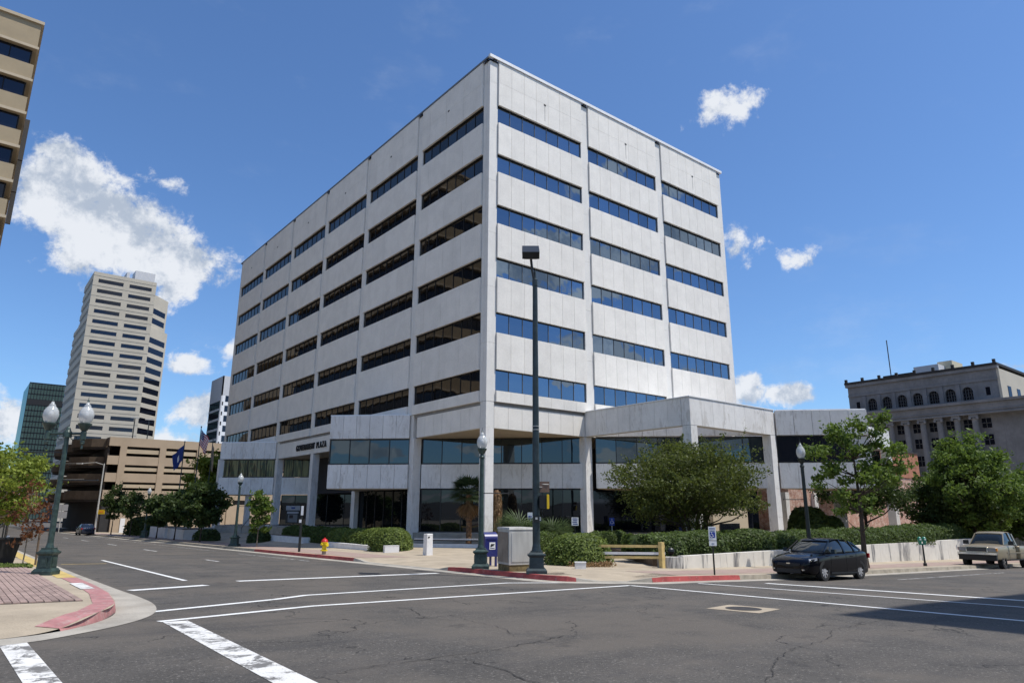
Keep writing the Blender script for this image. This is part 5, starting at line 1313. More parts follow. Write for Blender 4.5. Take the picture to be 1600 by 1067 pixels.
# ================================================================ street furniture
def lamp_base(mb, k=1.0):
    for r0, z0, r1, z1 in ((.33, 0, .33, .10), (.33, .10, .27, .17), (.235, .17, .225, .50), (.225, .50, .29, .56), (.29, .56, .29, .60), (.25, .60, .19, .66), (.19, .66, .19, .70)): mb.frust((0, 0, z0), z1-z0-.0005, r0*k, r1*k)
    return mb
def make_lamp(label, double=False, loc=(0, 0, 0), rz=0, H=4.9, group='green ornamental street lamps'):
    t = thing('street_lamp', label, 'street lamp', loc, rz, group)
    kk = .74 if double else .92; b = lamp_base(MB(), kk).build('base', 'lamp_green', t)
    for s in (-1, 1): 
        link('panel', MB().box(-.11*kk, .11*kk, s*.236*kk-.012, s*.236*kk+.012, .22, .46).mesh('panel', 'lamp_green'), b); link('panel', MB().box(s*.236*kk-.012, s*.236*kk+.012, -.11, .11, .22, .46).mesh('panel', 'lamp_green'), b)
        link('emblem', MB().box(-.04, .04, s*.25*kk-.006, s*.25*kk+.006, .29, .39).mesh('emblem', 'lamp_green'), b)
    zt = H-1.0 if not double else H-.95
    MB().lathe((0, 0, .70), [(.14*kk, 0), (.12*kk, .06), (.105*kk, .12), (.078*kk, zt-.8), (.10, zt-.78), (.10, zt-.74), (.07, zt-.7)], 12).build('pole', 'lamp_green', t, smooth=False)
    mb = MB().tube([(0, 0, zt*.66), (.95, 0, zt*.66)], .018, 6); mb.sphere((.97, 0, zt*.66), .03, 6, 4).build('banner_arm', 'black_metal', t)
    def head(x, z):
        MB().lathe((x, 0, z), [(.05, -.30), (.06, -.28), (.05, -.24), (.075, -.2), (.075, .0), (.06, .03), (.09, .06), (.17, .20), (.18, .24), (.14, .25)], 12).build('fitter', 'lamp_green', t, smooth=False)
        g = MB().lathe((x, 0, z+.25), [(.11, 0), (.155, .06), (.19, .15), (.20, .24), (.18, .34), (.125, .43), (.08, .48), (.09, .50), (.05, .54), (.03, .60)], 20).build('globe', 'globe', t, smooth=True)
        link('bulb', MB().sphere((x, 0, z+.48), .07, 8, 6, sz=1.6).mesh('bulb', 'sign_white'), g)
        MB().lathe((x, 0, z+.85), [(.03, 0), (.035, .03), (.012, .06), (.003, .17)], 8).build('finial', 'lamp_green', t)
    if double:
        MB().tube([(-.52, 0, zt), (.42, 0, zt)], .032, 8).build('crossarm', 'lamp_green', t)
        MB().lathe((0, 0, zt-.1), [(.11, 0), (.11, .14), (.07, .2), (.05, .26), (.02, .3)], 12).build('cap', 'lamp_green', t)
        for s in (-1, 1):
            for k in range(2):
                c = s*(.17+.14*k); sc_ = MB().tube([(c+.07*math.cos(a), 0, zt-.11+.055*math.sin(a)) for a in [2*math.pi*i/12 for i in range(11)]], .012, 5, caps=False); sc_.build('scroll', 'lamp_green', t)
            hx = -.52 if s < 0 else .42
            head(hx, zt+.05)
            MB().lathe((hx, 0, zt-.32), [(.004, -.12), (.03, -.08), (.02, 0), (.06, .05), (.03, .1)], 8).build('pendant', 'lamp_green', t)
        MB().tube([(0, 0, zt*.86), (-1.1, 0, zt*.86)], .018, 6).build('banner_arm', 'black_metal', t)
    else: head(0, zt+.02)
    return t
WX = math.atan2(-.625, .78)   # turned square to the viewer
zp = lambda a, b: zs(a, b)
l1 = make_lamp('green street lamp beside the blue mailbox at the corner', loc=(-10.86, -14.45, zp(-10.86, -14.45)), rz=WX, H=4.95)
copy_thing(l1, (-10.5, 14.1, zp(-10.5, 14.1)), WX, 'green street lamp in front of the far podium wing near the slender tree')
copy_thing(l1, (-9.9, 45, zp(-9.9, 45)), WX, 'small looking far street lamp in front of the parking garage', (1, 1, 1.04))
l5 = copy_thing(l1, (4.2, -18.6, zp(4.2, -18.6)), WX+math.pi, 'dark street lamp rising behind the black car', (1, 1, 1.14))
for o_ in l5.children_recursive:
    if o_.data and o_.data.materials and o_.data.materials[0] == MATS['lamp_green']: o_.material_slots[0].link = 'OBJECT'; o_.material_slots[0].material = MATS['lamp_black']
copy_thing(l1, (-24.9, 40, zl(-24.9, 40)), WX, 'far street lamp among the left pavement trees')
l2 = make_lamp('twin globe green street lamp standing on the left brick pavement', True, (-23.6, -12.1, zl(-23.6, -12.1)), WX+.12, 4.72)
# the left hand one also carries long thin arms to the left
copy_thing(l2, (-25.35, -2.6, zl(-25.35, -2.6)), WX, 'second twin lamp hidden in the tree behind the litter bin')
# tall signal and floodlight pole
bp = thing('light_pole', 'tall dark pole with one square floodlight at its top, by the steel cabinet', 'light pole', (-10.80, -17.42, zp(-10.80, -17.42)), WX)
lamp_base(MB()).build('base', 'pole_dark', bp)
MB().lathe((0, 0, .70), [(.16, 0), (.14, .1), (.125, .2), (.105, 5), (.085, 9.0), (.10, 9.02), (.10, 9.25), (.05, 9.3), (.03, 9.6)], 14).build('pole', 'pole_dark', bp, smooth=False)
MB().tube([(0, 0, 9.75), (-.10, -.05, 10.3), (-.16, -.2, 10.85)], .045, 8).build('arm', 'black_metal', bp)
mb = MB(); 
hd = MB().box(-.30, .30, -.38, .38, 0, .26).build('lamp_head', 'black_metal', bp, loc=(-.16, -.3, 10.75)); hd.rotation_euler = (R(38), 0, 0)
link('lens', MB().box(-.25, .25, -.36, .0, -.012, -.001).mesh('lens', 'steel'), hd); link('reflector', MB().box(-.2, .2, -.32, -.05, -.03, -.013).mesh('reflector', 'tan_light'), hd)
for z in (4.60, 4.72): MB().lathe((0, 0, z), [(.125, 0), (.125, .02)], 12).build('strap', 'steel', bp)
ps = thing('pedestrian_signal', 'black pedestrian signal box with a yellow edge on the tall pole', 'pedestrian signal', (-10.80, -17.42, zp(-10.80, -17.42)+2.05), WX)
MB().box(.10, .34, -.24, .10, -.02, .40).build('housing', 'black', ps); MB().box(.341, .42, -.24, .10, -.01, .41).build('visor', 'sig_yellow', ps); MB().box(.345, .41, -.26, -.241, -.03, .43).build('door_edge', 'sig_yellow', ps)
MB().tube([(.05, 0, -.05), (.25, -.05, -.05), (.25, -.05, -.02)], .02, 6).build('bracket', 'pole_dark', ps)
t = thing('street_sign', 'brown back of a small sign strapped above the pedestrian signal', 'sign', (-10.80, -17.42, zp(-10.80, -17.42)+2.5), WX); MB().box(.12, .44, -.03, -.01, .05, .40).build('plate', 'sign_brown', t); MB().tube([(-.02, 0, .33), (.42, -.04, .30)], .012, 5).build('strap', 'steel', t); MB().tube([(-.02, 0, .22), (.2, -.04, .22)], .012, 5).build('strap', 'steel', t)
t = thing('push_button', 'crossing push button box on the tall pole', 'push button', (-10.80, -17.42, zp(-10.80, -17.42)+1.60), WX); MB().box(-.09, .09, -.2, -.1, 0, .2).build('box', 'black_metal', t); MB().box(-.035, .035, -.212, -.2, .08, .15).build('button', 'steel', t); MB().box(.1, .15, -.16, -.08, .04, .16).build('side_button', 'steel', t)
# cabinet
cbx, cby = -10.52, -15.92
t = thing('utility_cabinet', 'square pale steel utility cabinet on the corner between lamp and tall pole', 'utility cabinet', (cbx, cby, zp(cbx, cby)), R(-14))
MB().box(-.40, .44, -.50, .44, 0, .22).build('base', 'grime', t); MB().box(-.42, .46, -.52, .46, .225, 1.36).build('housing', 'steel', t)
MB().box(-.435, -.421, -.44, .0, .30, 1.28).build('side_door', 'brown_steel', t); MB().box(-.435, -.421, .01, .42, .30, 1.28).build('side_door', 'brown_steel', t); MB().box(-.34, .38, -.535, -.521, .32, 1.26).build('door', 'steel', t)  # side doors in a darker, browner steel than the front door
MB().frust((.02, -.03, 1.365), .07, .46, .44, .51, .49).build('lid', 'steel', t)
# mailbox
mx = thing('mailbox', 'dark blue round topped mailbox with white eagle stickers behind the lamp', 'mailbox', (-9.60, -13.22, zp(-9.60, -13.22)), R(-12))
W2, D2 = .27, .31; prof = [(-D2, .36), (D2, .36), (D2, .95)]+[(D2*math.cos(a), .95+.30*math.sin(a)) for a in [math.pi*i/12 for i in range(1, 12)]]+[(-D2, .95)]
mb = MB(); n = len(prof); vs = [(-W2, y, z) for y, z in prof]+[(W2, y, z) for y, z in prof]; mb.add(vs, [tuple(range(n)), tuple(range(2*n-1, n-1, -1))]+[(i, n+i, n+(i+1) % n, (i+1) % n) for i in range(n)]); mb.build('body', 'mail_blue', mx)
for sx in (-1, 1):
    for sy in (-1, 1): MB().box(sx*.2-.035, sx*.2+.035, sy*.24-.035, sy*.24+.035, 0, .36).build('leg', 'mail_blue', mx)
MB().box(-.2, .2, -D2-.02, -D2-.001, .98, 1.04).build('pull_handle', 'mail_blue', mx)
def sticker(parent, mtx):
    pl = bpy.data.objects.new('sticker', MB().box(0, .24, 0, .26, 0, .004).mesh('sticker', 'sign_white')); COL.objects.link(pl); pl.parent = parent; pl.matrix_local = mtx
    e = MB().prism([(.03, .10), (.06, .20), (.22, .20), (.20, .16), (.14, .145), (.19, .13), (.12, .115), (.06, .085)], .005, .008)
    link('eagle_emblem', e.mesh('eagle_emblem', 'black'), pl); link('stripe', MB().box(.03, .21, .035, .06, .005, .008).mesh('stripe', 'mail_blue'), pl)
sticker(mx, Matrix(((0, 0, -1, -W2-.001), (-1, 0, 0, .13), (0, 1, 0, .62), (0, 0, 0, 1))))
sticker(mx, Matrix(((1, 0, 0, -.10), (0, 0, -1, -D2-.001), (0, 1, 0, .62), (0, 0, 0, 1))))
# hydrant
hy = thing('fire_hydrant', 'yellow fire hydrant with a red bonnet on the kerb', 'fire hydrant', (-10.75, -.9, zp(-10.75, -.9)), .3)
MB().lathe((0, 0, 0), [(.10, 0), (.10, .17)], 12).build('standpipe', 'brown_steel', hy)
MB().lathe((0, 0, .17), [(.18, 0), (.18, .05), (.115, .07), (.11, .30), (.13, .33), (.13, .38), (.17, .40), (.17, .43)], 14).build('barrel', 'hyd_yellow', hy)
MB().lathe((0, 0, .601), [(.17, 0), (.165, .05), (.12, .13), (.05, .17), (.035, .17), (.035, .22)], 14).build('bonnet', 'hyd_red', hy)
for s in (-1, 1): MB().tube([(s*.1, 0, .5), (s*.22, 0, .5)], .06, 8).build('nozzle', 'hyd_yellow', hy)
MB().tube([(0, -.1, .46), (0, -.24, .46)], .08, 10).build('pumper_nozzle', 'hyd_yellow', hy)
# signs on posts
def post_sign(label, loc, H, plates, pr=.028, post='steel', rz=WX, cat='sign', name='street_sign', group=None):
    t = thing(name, label, cat, loc, rz, group)
    MB().tube([(0, 0, -.1), (0, 0, H)], pr, 8).build('post', post, t)
    for (x0, x1, z0, z1, m, deco) in plates:
        p = MB().box(x0, x1, -pr-.014, -pr-.002, z0, z1).build('plate', m, t)
        if deco: deco(p, x0, x1, z0, z1, -pr-.016)
    return t
def txt(p, s, x0, x1, z, y, h, m):
    me, wd = letters(s, h, None, None, m, .002); k = (x1-x0)/wd; xm = min(v_.co.x for v_ in me.vertices)
    o = bpy.data.objects.new('print', me); COL.objects.link(o); o.parent = p; o.matrix_local = Matrix(((k, 0, 0, x0-xm*k), (0, 0, -1, y), (0, 1, 0, z), (0, 0, 0, 1)))
def wheelchair(p, cx, cz, s, y, m):
    mb = MB(); 
    mb.tube([(cx+.02*s, y, cz+.40*s), (cx, y, cz+.1*s), (cx+.25*s, y, cz+.08*s), (cx+.36*s, y, cz-.3*s), (cx+.46*s, y, cz-.28*s)], .045*s, 4)
    mb.tube([(cx-.02*s+.30*s*math.cos(a), y, cz-.15*s+.30*s*math.sin(a)) for a in [R(120+i*23) for i in range(11)]], .04*s, 4); mb.sphere((cx+.02*s, y, cz+.5*s), .08*s, 6, 4)
    link('wheelchair_symbol', mb.mesh('wheelchair_symbol', m), p)
def hc_white(p, x0, x1, z0, z1, y):
    c = (x0+x1)/2; w_ = (x1-x0); txt(p, 'RESERVED', x0+w_*.12, x1-w_*.12, z1-.085, y, .055, 'hyd_green' if False else 'sign_text'); txt(p, 'PARKING', x0+w_*.16, x1-w_*.16, z1-.165, y, .055, 'sign_text')
    q = MB().box(c-w_*.36, c+w_*.36, y-.002, y, z0+.09, z0+.09+w_*.72).mesh('blue_square', 'sign_blue'); link('blue_square', q, p); wheelchair(p, c-.03, z0+.09+w_*.36, w_*.6, y-.006, 'sign_white')
def hc_arrow(p, x0, x1, z0, z1, y):
    txt(p, '<>', x0+.08, x1-.08, z0+.04, y, .08, 'sign_text')
post_sign('white disabled parking sign on a dark post at the bright red kerb', (-5.05, -20.1, zp(-5.05, -20.1)), 1.62, [(-.13, .13, 1.14, 1.60, 'sign_white', hc_white), (-.13, .13, .96, 1.12, 'sign_white', hc_arrow)], .03, 'black_metal')
def lines(p, x0, x1, z0, z1, y):
    for k, s in enumerate(('PARKING', 'FOR BANK', 'CUSTOMERS', 'ONLY')): txt(p, s, x0+.05, x1-.05, z1-.12-.11*k, y, .075, 'sign_text')
def bl(p, x0, x1, z0, z1, y):
    for k in range(4): link('print_line', MB().box(x0+.05+.03*(k % 2), x1-.05-.02*(k % 3), y-.002, y, z1-.10-.10*k, z1-.05-.10*k).mesh('print_line', 'sign_text'), p)
post_sign('small white notice with lines of blue print among the palms', (2.5, -5.4, -2.1), 1.75, [(-.2, .2, 1.28, 1.74, 'sign_white', bl)], .03, 'black_metal')
def hc_small(p, x0, x1, z0, z1, y):
    link('blue_square', MB().box(x0+.06, x1-.06, y-.002, y, z0+.08, z0+.30).mesh('blue_square', 'sign_blue'), p); wheelchair(p, (x0+x1)/2, z0+.19, .16, y-.006, 'sign_white')
post_sign('small white disabled parking plate right of the dead palm', (2.9, -.9, -2.15), 2.05, [(-.16, .16, 1.55, 2.05, 'sign_white', hc_small)], .03, 'steel')
def wc_blue(p, x0, x1, z0, z1, y): wheelchair(p, (x0+x1)/2, (z0+z1)/2, .3, y-.004, 'sign_white')
post_sign('small blue disabled parking sign behind the dark hedge', (7.5, -3.6, -2.2), 1.75, [(-.16, .16, 1.30, 1.78, 'sign_blue', wc_blue)], .025, 'steel')
post_sign('narrow blue and white banner sign under the spreading tree', (6.9, -9.7, -1.95), 1.9, [(-.28, .02, .7, 1.85, 'sign_blue', None), (.03, .42, .1, 1.85, 'sign_white', None), (-.55, -.32, .1, .9, 'sign_white', None)], .03, 'steel')
post_sign('black pole with a small white sign edge standing left of the hydrant', (-10.55, 2.8, zp(-10.55, 2.8)), 2.45, [(-.03, .10, 1.95, 2.45, 'sign_white', None), (-.10, .03, 1.55, 1.72, 'sign_white', None)], .07, 'black_metal')
# parking meter
pmx = thing('parking_meter', 'twin headed green parking meter on a dark post by the white wall', 'parking meter', (13.6, -19.6, zp(13.6, -19.6)), WX)
MB().lathe((0, 0, 0), [(.09, 0), (.09, .14), (.045, .16), (.04, 1.05)], 10).build('post', 'black_metal', pmx); MB().box(-.17, .17, -.04, .04, 1.05, 1.12).build('yoke', 'meter_green', pmx)
for s in (-1, 1): MB().lathe((s*.12, 0, 1.12), [(.07, 0), (.085, .1), (.10, .2), (.085, .28), (.03, .33)], 10).build('meter_head', 'meter_green', pmx); MB().box(s*.12-.04, s*.12+.04, -.1, -.08, 1.28, 1.36).build('dial', 'sign_white', pmx)
# litter bin
t = thing('litter_bin', 'black flared litter bin at the left edge', 'litter bin', (-24.3, -6.2, zl(-24.3, -6.2)), R(20))
MB().frust((0, 0, .04), .76, .26, .36, .26, .36).build('body', 'black', t); MB().frust((0, 0, .80), .05, .38, .38).build('rim', 'black', t)
for s in (-1, 1): MB().tube([(s*.2, -.22, .04), (s*.2+.04, -.22, .04)], .05, 8).build('wheel', 'black', t)
MB().sphere((.05, -.1, .88), .05, 6, 4).build('handle', 'steel', t)
# flags
def flag(label, loc, H, kind, seed):
    rnd = random.Random(seed); t = thing('flagpole', label, 'flag', loc, WX, 'flagpoles in front of the far podium wing')
    MB().lathe((0, 0, 0), [(.09, 0), (.045, H)], 8).build('pole', 'pole_dark', t); MB().sphere((0, 0, H+.06), .09, 8, 5).build('finial', 'frame_grey', t)
    W_, L_ = 2.0, 3.1; nu, nv = 15, 13
    def pos(u, v):   # u along the fly, v down the hoist: a limp flag hanging in folds
        x = (.05+u*W_*.55*(1-.35*v))*(1 if kind != 'state' else -1); y = .16*math.sin(u*9+v*2+seed)*(.3+u); z = H-.25-v*1.75-u*(1.15 if kind != 'white' else 1.5)
        if kind == 'white': x *= .3; z -= v*.4
        return (x, y, z)
    mb = MB(); 
    for i in range(nu):
        for j in range(nv):
            v = [pos(i/nu, j/nv), pos((i+1)/nu, j/nv), pos((i+1)/nu, (j+1)/nv), pos(i/nu, (j+1)/nv)]
            if kind == 'us': m = 0 if (i < 6 and j < 7) else (1 if j % 2 == 0 else 2)
            elif kind == 'state': m = 0 if not (5 < i < 10 and 4 < j < 9) else 2
            else: m = 2
            mb.add(v, [(0, 1, 2, 3)], m)
    f = mb.build('flag', ['flag_blue', 'flag_red', 'flag_white'] if kind != 'white' else ['flag_tan', 'flag_tan', 'flag_tan'], t, smooth=True)
    if kind == 'us':
        st_ = MB()
        for i in range(1, 6):
            for j in range(1, 7, 1):
                if (i+j) % 2: p = pos(i/nu, j/nv); st_.box(p[0]-.03, p[0]+.03, p[1]-.04, p[1]+.04, p[2]-.03, p[2]+.03)
        link('star', st_.mesh('star', 'flag_white'), f); f.children[0]['kind'] = 'stuff'
    return t
flag('flagpole with a dark blue state flag, left of the three', (-6.7, 46.6, -2.9), 10.1, 'state', 1)
flag('tallest middle flagpole with the stars and stripes flag', (-4.6, 48.8, -3.0), 12.2, 'us', 2)
flag('flagpole with a pale furled flag, right of the three', (-2.6, 50.9, -3.1), 11.2, 'white', 3)
# far signal mast, signs and signals
t = thing('signal_mast', 'tall thin grey mast with a curved arm in front of the dark garage side', 'light pole', (-9.5, 78.6, zp(-9.5, 78.6)), WX)
MB().tube([(0, 0, 0), (0, 0, 9.6)], [.14, .08], 8).build('pole', 'steel', t); MB().tube([(0, 0, 9.4), (-1.2, 0, 9.75), (-3.2, 0, 9.6)], .05, 6).build('arm', 'steel', t); MB().box(-3.9, -3.1, -.15, .15, 9.5, 9.68).build('lamp_head', 'steel', t)
t = thing('warning_sign', 'yellow warning sign on the thin mast', 'sign', (-9.5, 78.4, zp(-9.5, 78.4)+2.6), WX); MB().box(.1, 1.0, -.05, .0, 0, .6).build('plate', 'sig_yellow', t); MB().box(.3, .8, -.06, -.051, .2, .4).build('symbol', 'orange', t)
post_sign('white multi panel sign far down the left street before the garage', (-11.9, 96, gh(-11.9, 96)), 4.3, [(-.95, -.05, 3.3, 4.3, 'pale_grey', None), (.05, .95, 3.3, 4.3, 'pale_grey', None), (-.95, -.05, 2.2, 3.2, 'pale_grey', None), (.05, .95, 2.2, 3.2, 'pale_grey', None)], .06, 'steel')
for (a, b, z, lab) in ((-17.5, 92, 3.2, 'yellow traffic signal hanging far down the left street, lower one'), (-17.5, 92, 5.6, 'yellow traffic signal hanging far down the left street, upper one')):
    t = thing('traffic_signal', lab, 'traffic signal', (a, b, z), WX+.6); MB().box(-.2, .2, -.15, .15, 0, 1.1).build('housing', 'sig_yellow', t)
    for k in range(3): MB().tube([(0, -.15, .2+.35*k), (0, -.33, .2+.35*k)], .13, 8).build('hood', ['orange', 'sig_yellow', 'black'][k], t)
t = thing('signal_wire', 'thin wire carrying the far traffic signals over the left street', 'wire', (-24, 92, 4.4)); MB().tube([(0, 0, 0), (6.5, 0, -.15), (14, 0, .2)], .03, 5).build('wire', 'black_metal', t); MB().tube([(0, 0, 2.4), (6.5, 0, 2.25), (14, 0, 2.6)], .03, 5).build('wire', 'black_metal', t)
for i, (px, a) in enumerate(((46, -22.2), (62, -21.4))):
    t = thing('banner', ['left', 'right'][i]+' one of two white banners with red marks behind the reddish tree', 'banner', (a-.6, 30, zl(-23, 30)+1.6), WX, None); MB().box(-.32, .32, -.02, .02, 0, 2.2).build('cloth', 'sign_white', t); MB().box(-.12, .12, -.03, -.021, .5, 1.5).build('print', 'tail_red', t); MB().tube([(-.4, 0, 2.25), (.4, 0, 2.25)], .03, 5).build('rod', 'black_metal', t); MB().tube([(-.4 if i else .4, .05, -1.6), (-.4 if i else .4, .05, 2.4)], .05, 6).build('pole', 'black_metal', t)

# ================================================================ vehicles
def loft(sections, closed_ends=True):
    """sections: lists of points of equal length, open from bottom centre left round; mirrored in y"""
    mb = MB(); n = len(sections[0])
    for s in sections: mb.v += s
    full_ = []
    for i in range(len(sections)-1):
        for j in range(n-1): mb.f.append((i*n+j, i*n+j+1, (i+1)*n+j+1, (i+1)*n+j)); mb.m.append(0)
    if closed_ends: mb.f.append(tuple(range(n))[::-1]); mb.m.append(0); e = (len(sections)-1)*n; mb.f.append(tuple(e+j for j in range(n))); mb.m.append(0)
    return mb
def ssub(o, n=2):
    m_ = o.modifiers.new('smooth', 'SUBSURF'); m_.levels = m_.render_levels = n; return o
def sec(x, pts): return [(x, -w_, z) for w_, z in pts]+[(x, w_, z) for w_, z in pts[::-1]]
def wheel(parent, x, y, r_, w_, side, spokes, rimm='rim'):
    ty = MB(); n = 28; k = 0
    prof = [(r_*.66, -w_/2), (r_*.95, -w_/2), (r_, -w_/2+.03), (r_, w_/2-.03), (r_*.95, w_/2), (r_*.66, w_/2)]
    vs = []
    for (rr, yy) in prof:
        for j in range(n): a = 2*math.pi*j/n; vs.append((rr*math.cos(a), yy, rr*math.sin(a)))
    fs = [(i*n+j, i*n+(j+1) % n, ((i+1) % 6)*n+(j+1) % n, ((i+1) % 6)*n+j) for i in range(6) for j in range(n)]
    ty.add(vs, fs); t = ty.build('wheel', 'tyre', parent, smooth=False, loc=(x, y, r_))
    rm = MB(); ys = side*(w_/2-.03)
    vs = []
    for (rr, yy) in ((r_*.68, ys+side*.012), (r_*.62, ys+side*.012), (r_*.60, ys-side*.08), (.001, ys-side*.085)):
        for j in range(n): a = 2*math.pi*j/n; vs.append((rr*math.cos(a), yy, rr*math.sin(a)))
    rm.add(vs[:2*n], [(j, (j+1) % n, n+(j+1) % n, n+j) for j in range(n)])
    for q in range(spokes):
        a = 2*math.pi*q/spokes; ca, sa = math.cos(a), math.sin(a)
        for (o0, o1) in ((-.05, .0),):
            p = [(-.035*r_/.33, .06), (.035*r_/.33, .06), (.026, r_*.64), (-.026, r_*.64)]
            rm.add([(ca*v_-sa*u_, ys+side*.006, sa*v_+ca*u_) for u_, v_ in p]+[(ca*v_-sa*u_, ys-side*.04, sa*v_+ca*u_) for u_, v_ in p], [(0, 1, 2, 3), (7, 6, 5, 4), (0, 4, 5, 1), (1, 5, 6, 2), (2, 6, 7, 3), (3, 7, 4, 0)])
    hub = [(.07*math.cos(2*math.pi*j/12), ys+side*.014, .07*math.sin(2*math.pi*j/12)) for j in range(12)]; rm.add(hub, [tuple(range(12))])
    link('rim', rm.mesh('rim', rimm), t)
    dk = MB(); dk.add([(r_*.66*math.cos(2*math.pi*j/n), ys-side*.05, r_*.66*math.sin(2*math.pi*j/n)) for j in range(n)], [tuple(range(n))]); link('brake_disc', dk.mesh('brake_disc', 'black_metal'), t)
def arch_z(x, xw, R_, zb):
    d = abs(x-xw); return max(zb, math.sqrt(max(0, R_*R_-d*d))+.02) if d < R_ else zb
def sedan(label, loc, rz, paint, glass='car_glass', detail=True, group=None):
    """four door saloon, length along +x (nose at -x), origin on the ground at the middle"""
    t = thing('car', label, 'car', loc, rz, group); r_ = .35; xf, xr = -1.34, 1.27; zb = .20
    # x, half width, belt height, centre height of bonnet/boot
    st = [(-2.24, .52, .50, .50), (-2.22, .62, .60, .62), (-2.12, .74, .68, .72), (-1.95, .80, .74, .79), (-1.70, .83, .80, .86), (-1.66, .84, .81, .87), (-1.55, .85, .83, .89), (-1.34, .86, .86, .93), (-1.13, .865, .88, .96), (-1.02, .865, .89, .98), (-.95, .865, .90, .99), (-.6, .865, .92, 1.0), (0, .865, .94, 1.0), (.6, .865, .97, 1.02),
          (.93, .865, .985, 1.04), (.99, .865, .99, 1.05), (1.08, .865, 1.0, 1.06), (1.27, .86, 1.01, 1.08), (1.46, .85, 1.02, 1.08), (1.57, .845, 1.02, 1.08), (1.66, .84, 1.02, 1.08), (1.95, .80, 1.0, 1.06), (2.12, .75, .97, 1.02), (2.2, .68, .85, .88), (2.22, .62, .6, .62)]
    S_ = []
    for (x, w_, zbelt, zc) in st:
        z0 = max(arch_z(x, xf, .415, zb), arch_z(x, xr, .415, zb)); 
        if x < -2.1 or x > 2.1: z0 = .28
        zz = max(z0+.04, .55)
        zbelt = max(zbelt, zz+.02)
        S_.append(sec(x, [(.0, z0+.02), (w_*.90, z0+.01), (w_*.985, z0+.02), (w_*1.0, max(z0+.03, .40)), (w_*1.005, max(z0+.035, .62 if zbelt > .66 else zbelt-.03)), (w_*.99, zbelt-.03), (w_*.955, zbelt), (w_*.70, zc-.01), (.0, zc)]))
    b = ssub(smooth_auto(loft(S_).build('body', paint, t), 180))
    # glasshouse
    gh_ = [(-1.16, .70, .97, .70, .975), (-.45, .745, 1.0, .60, 1.36), (-.05, .76, 1.0, .585, 1.435), (.45, .765, 1.02, .58, 1.45), (.95, .755, 1.03, .57, 1.40), (1.35, .73, 1.05, .58, 1.25), (1.82, .66, 1.06, .62, 1.075)]
    S_ = [sec(x, [(0, zb_-.1), (w_, zb_-.1), (w_+.05, zb_-.02), (w_*.5+wt*.5+.03, (zb_+zt)/2), (wt, zt-.012), (wt*.7, zt), (0, zt+.012)]) for (x, w_, zb_, wt, zt) in gh_]
    ssub(smooth_auto(loft(S_).build('windows', glass, t), 180))
    S_ = [sec(x, [(0, zt-.01), (wt-.01, zt-.01), (wt+.012, zt+.0), (wt*.72, zt+.022), (0, zt+.034)]) for (x, w_, zb_, wt, zt) in [(-.47, 0, 0, .60, 1.355), (-.3, 0, 0, .60, 1.39), (-.05, 0, 0, .59, 1.437), (.45, 0, 0, .585, 1.452), (.95, 0, 0, .575, 1.402), (1.12, 0, 0, .575, 1.345)]]
    ssub(smooth_auto(loft(S_).build('roof', paint, t), 180))
    for s in (-1, 1):
        def pil(p0, p1, w_, nm='pillar'):
            p0, p1 = Vector(p0), Vector(p1); MB().add([(p0.x-w_, s*(p0.y+.012), p0.z), (p0.x+w_, s*(p0.y+.012), p0.z), (p1.x+w_*.8, s*(p1.y+.014), p1.z), (p1.x-w_*.8, s*(p1.y+.014), p1.z), (p0.x-w_, s*(p0.y-.03), p0.z), (p0.x+w_, s*(p0.y-.03), p0.z), (p1.x+w_*.8, s*(p1.y-.03), p1.z), (p1.x-w_*.8, s*(p1.y-.03), p1.z)], [(0, 1, 2, 3), (7, 6, 5, 4), (0, 4, 5, 1), (1, 5, 6, 2), (2, 6, 7, 3), (3, 7, 4, 0)]).build(nm, paint, t)
        pil((-1.13, .725, .96), (-.46, .60, 1.37), .035); pil((.22, .82, .98), (.22, .605, 1.44), .045); pil((1.02, .805, 1.02), (.95, .60, 1.40), .04); pil((1.66, .72, 1.05), (1.1, .60, 1.36), .09)
        if detail:
            for (x0, x1) in ((-.72, -.54), (.34, .52)): MB().box(x0+.2, x1+.2, s*.868-.01, s*.868+.014, .84, .865).build('door_handle', paint, t)
            MB().frust((-.78, s*.93, .96), .13, .07, .06, .08, .07).build('mirror', paint, t)
            for x in (-.86, .24, 1.0): MB().box(x-.004, x+.004, s*.872-.002 if s > 0 else s*.872-.001, s*.872+.002, .30, .95).build('door_gap', 'black', t)
            MB().box(-.95, .92, s*.872-.012, s*.872+.012, .24, .30).build('sill_trim', 'black', t)
            h_ = MB().add([(-2.08, s*.70, .64), (-1.76, s*.825, .70), (-1.72, s*.80, .79), (-2.0, s*.64, .74), (-2.0, s*.62, .64)], [(0, 1, 2, 3), (0, 3, 4)] if s > 0 else [(3, 2, 1, 0), (4, 3, 0)]); 
            for v_i in range(len(h_.v)): x_, y_, z_ = h_.v[v_i]; h_.v[v_i] = (x_-.035, y_+s*.02, z_+.012)
            h_.build('headlight', 'headlamp', t); MB().lathe((-2.25, s*.55, .36), [(.001, 0), (.05, .0), (.05, .04)], 8).build('fog_light', 'chrome', t)
            MB().box(2.12, 2.2, s*.70-.10, s*.70+.10, .78, .95).build('tail_light', 'tail_red', t)
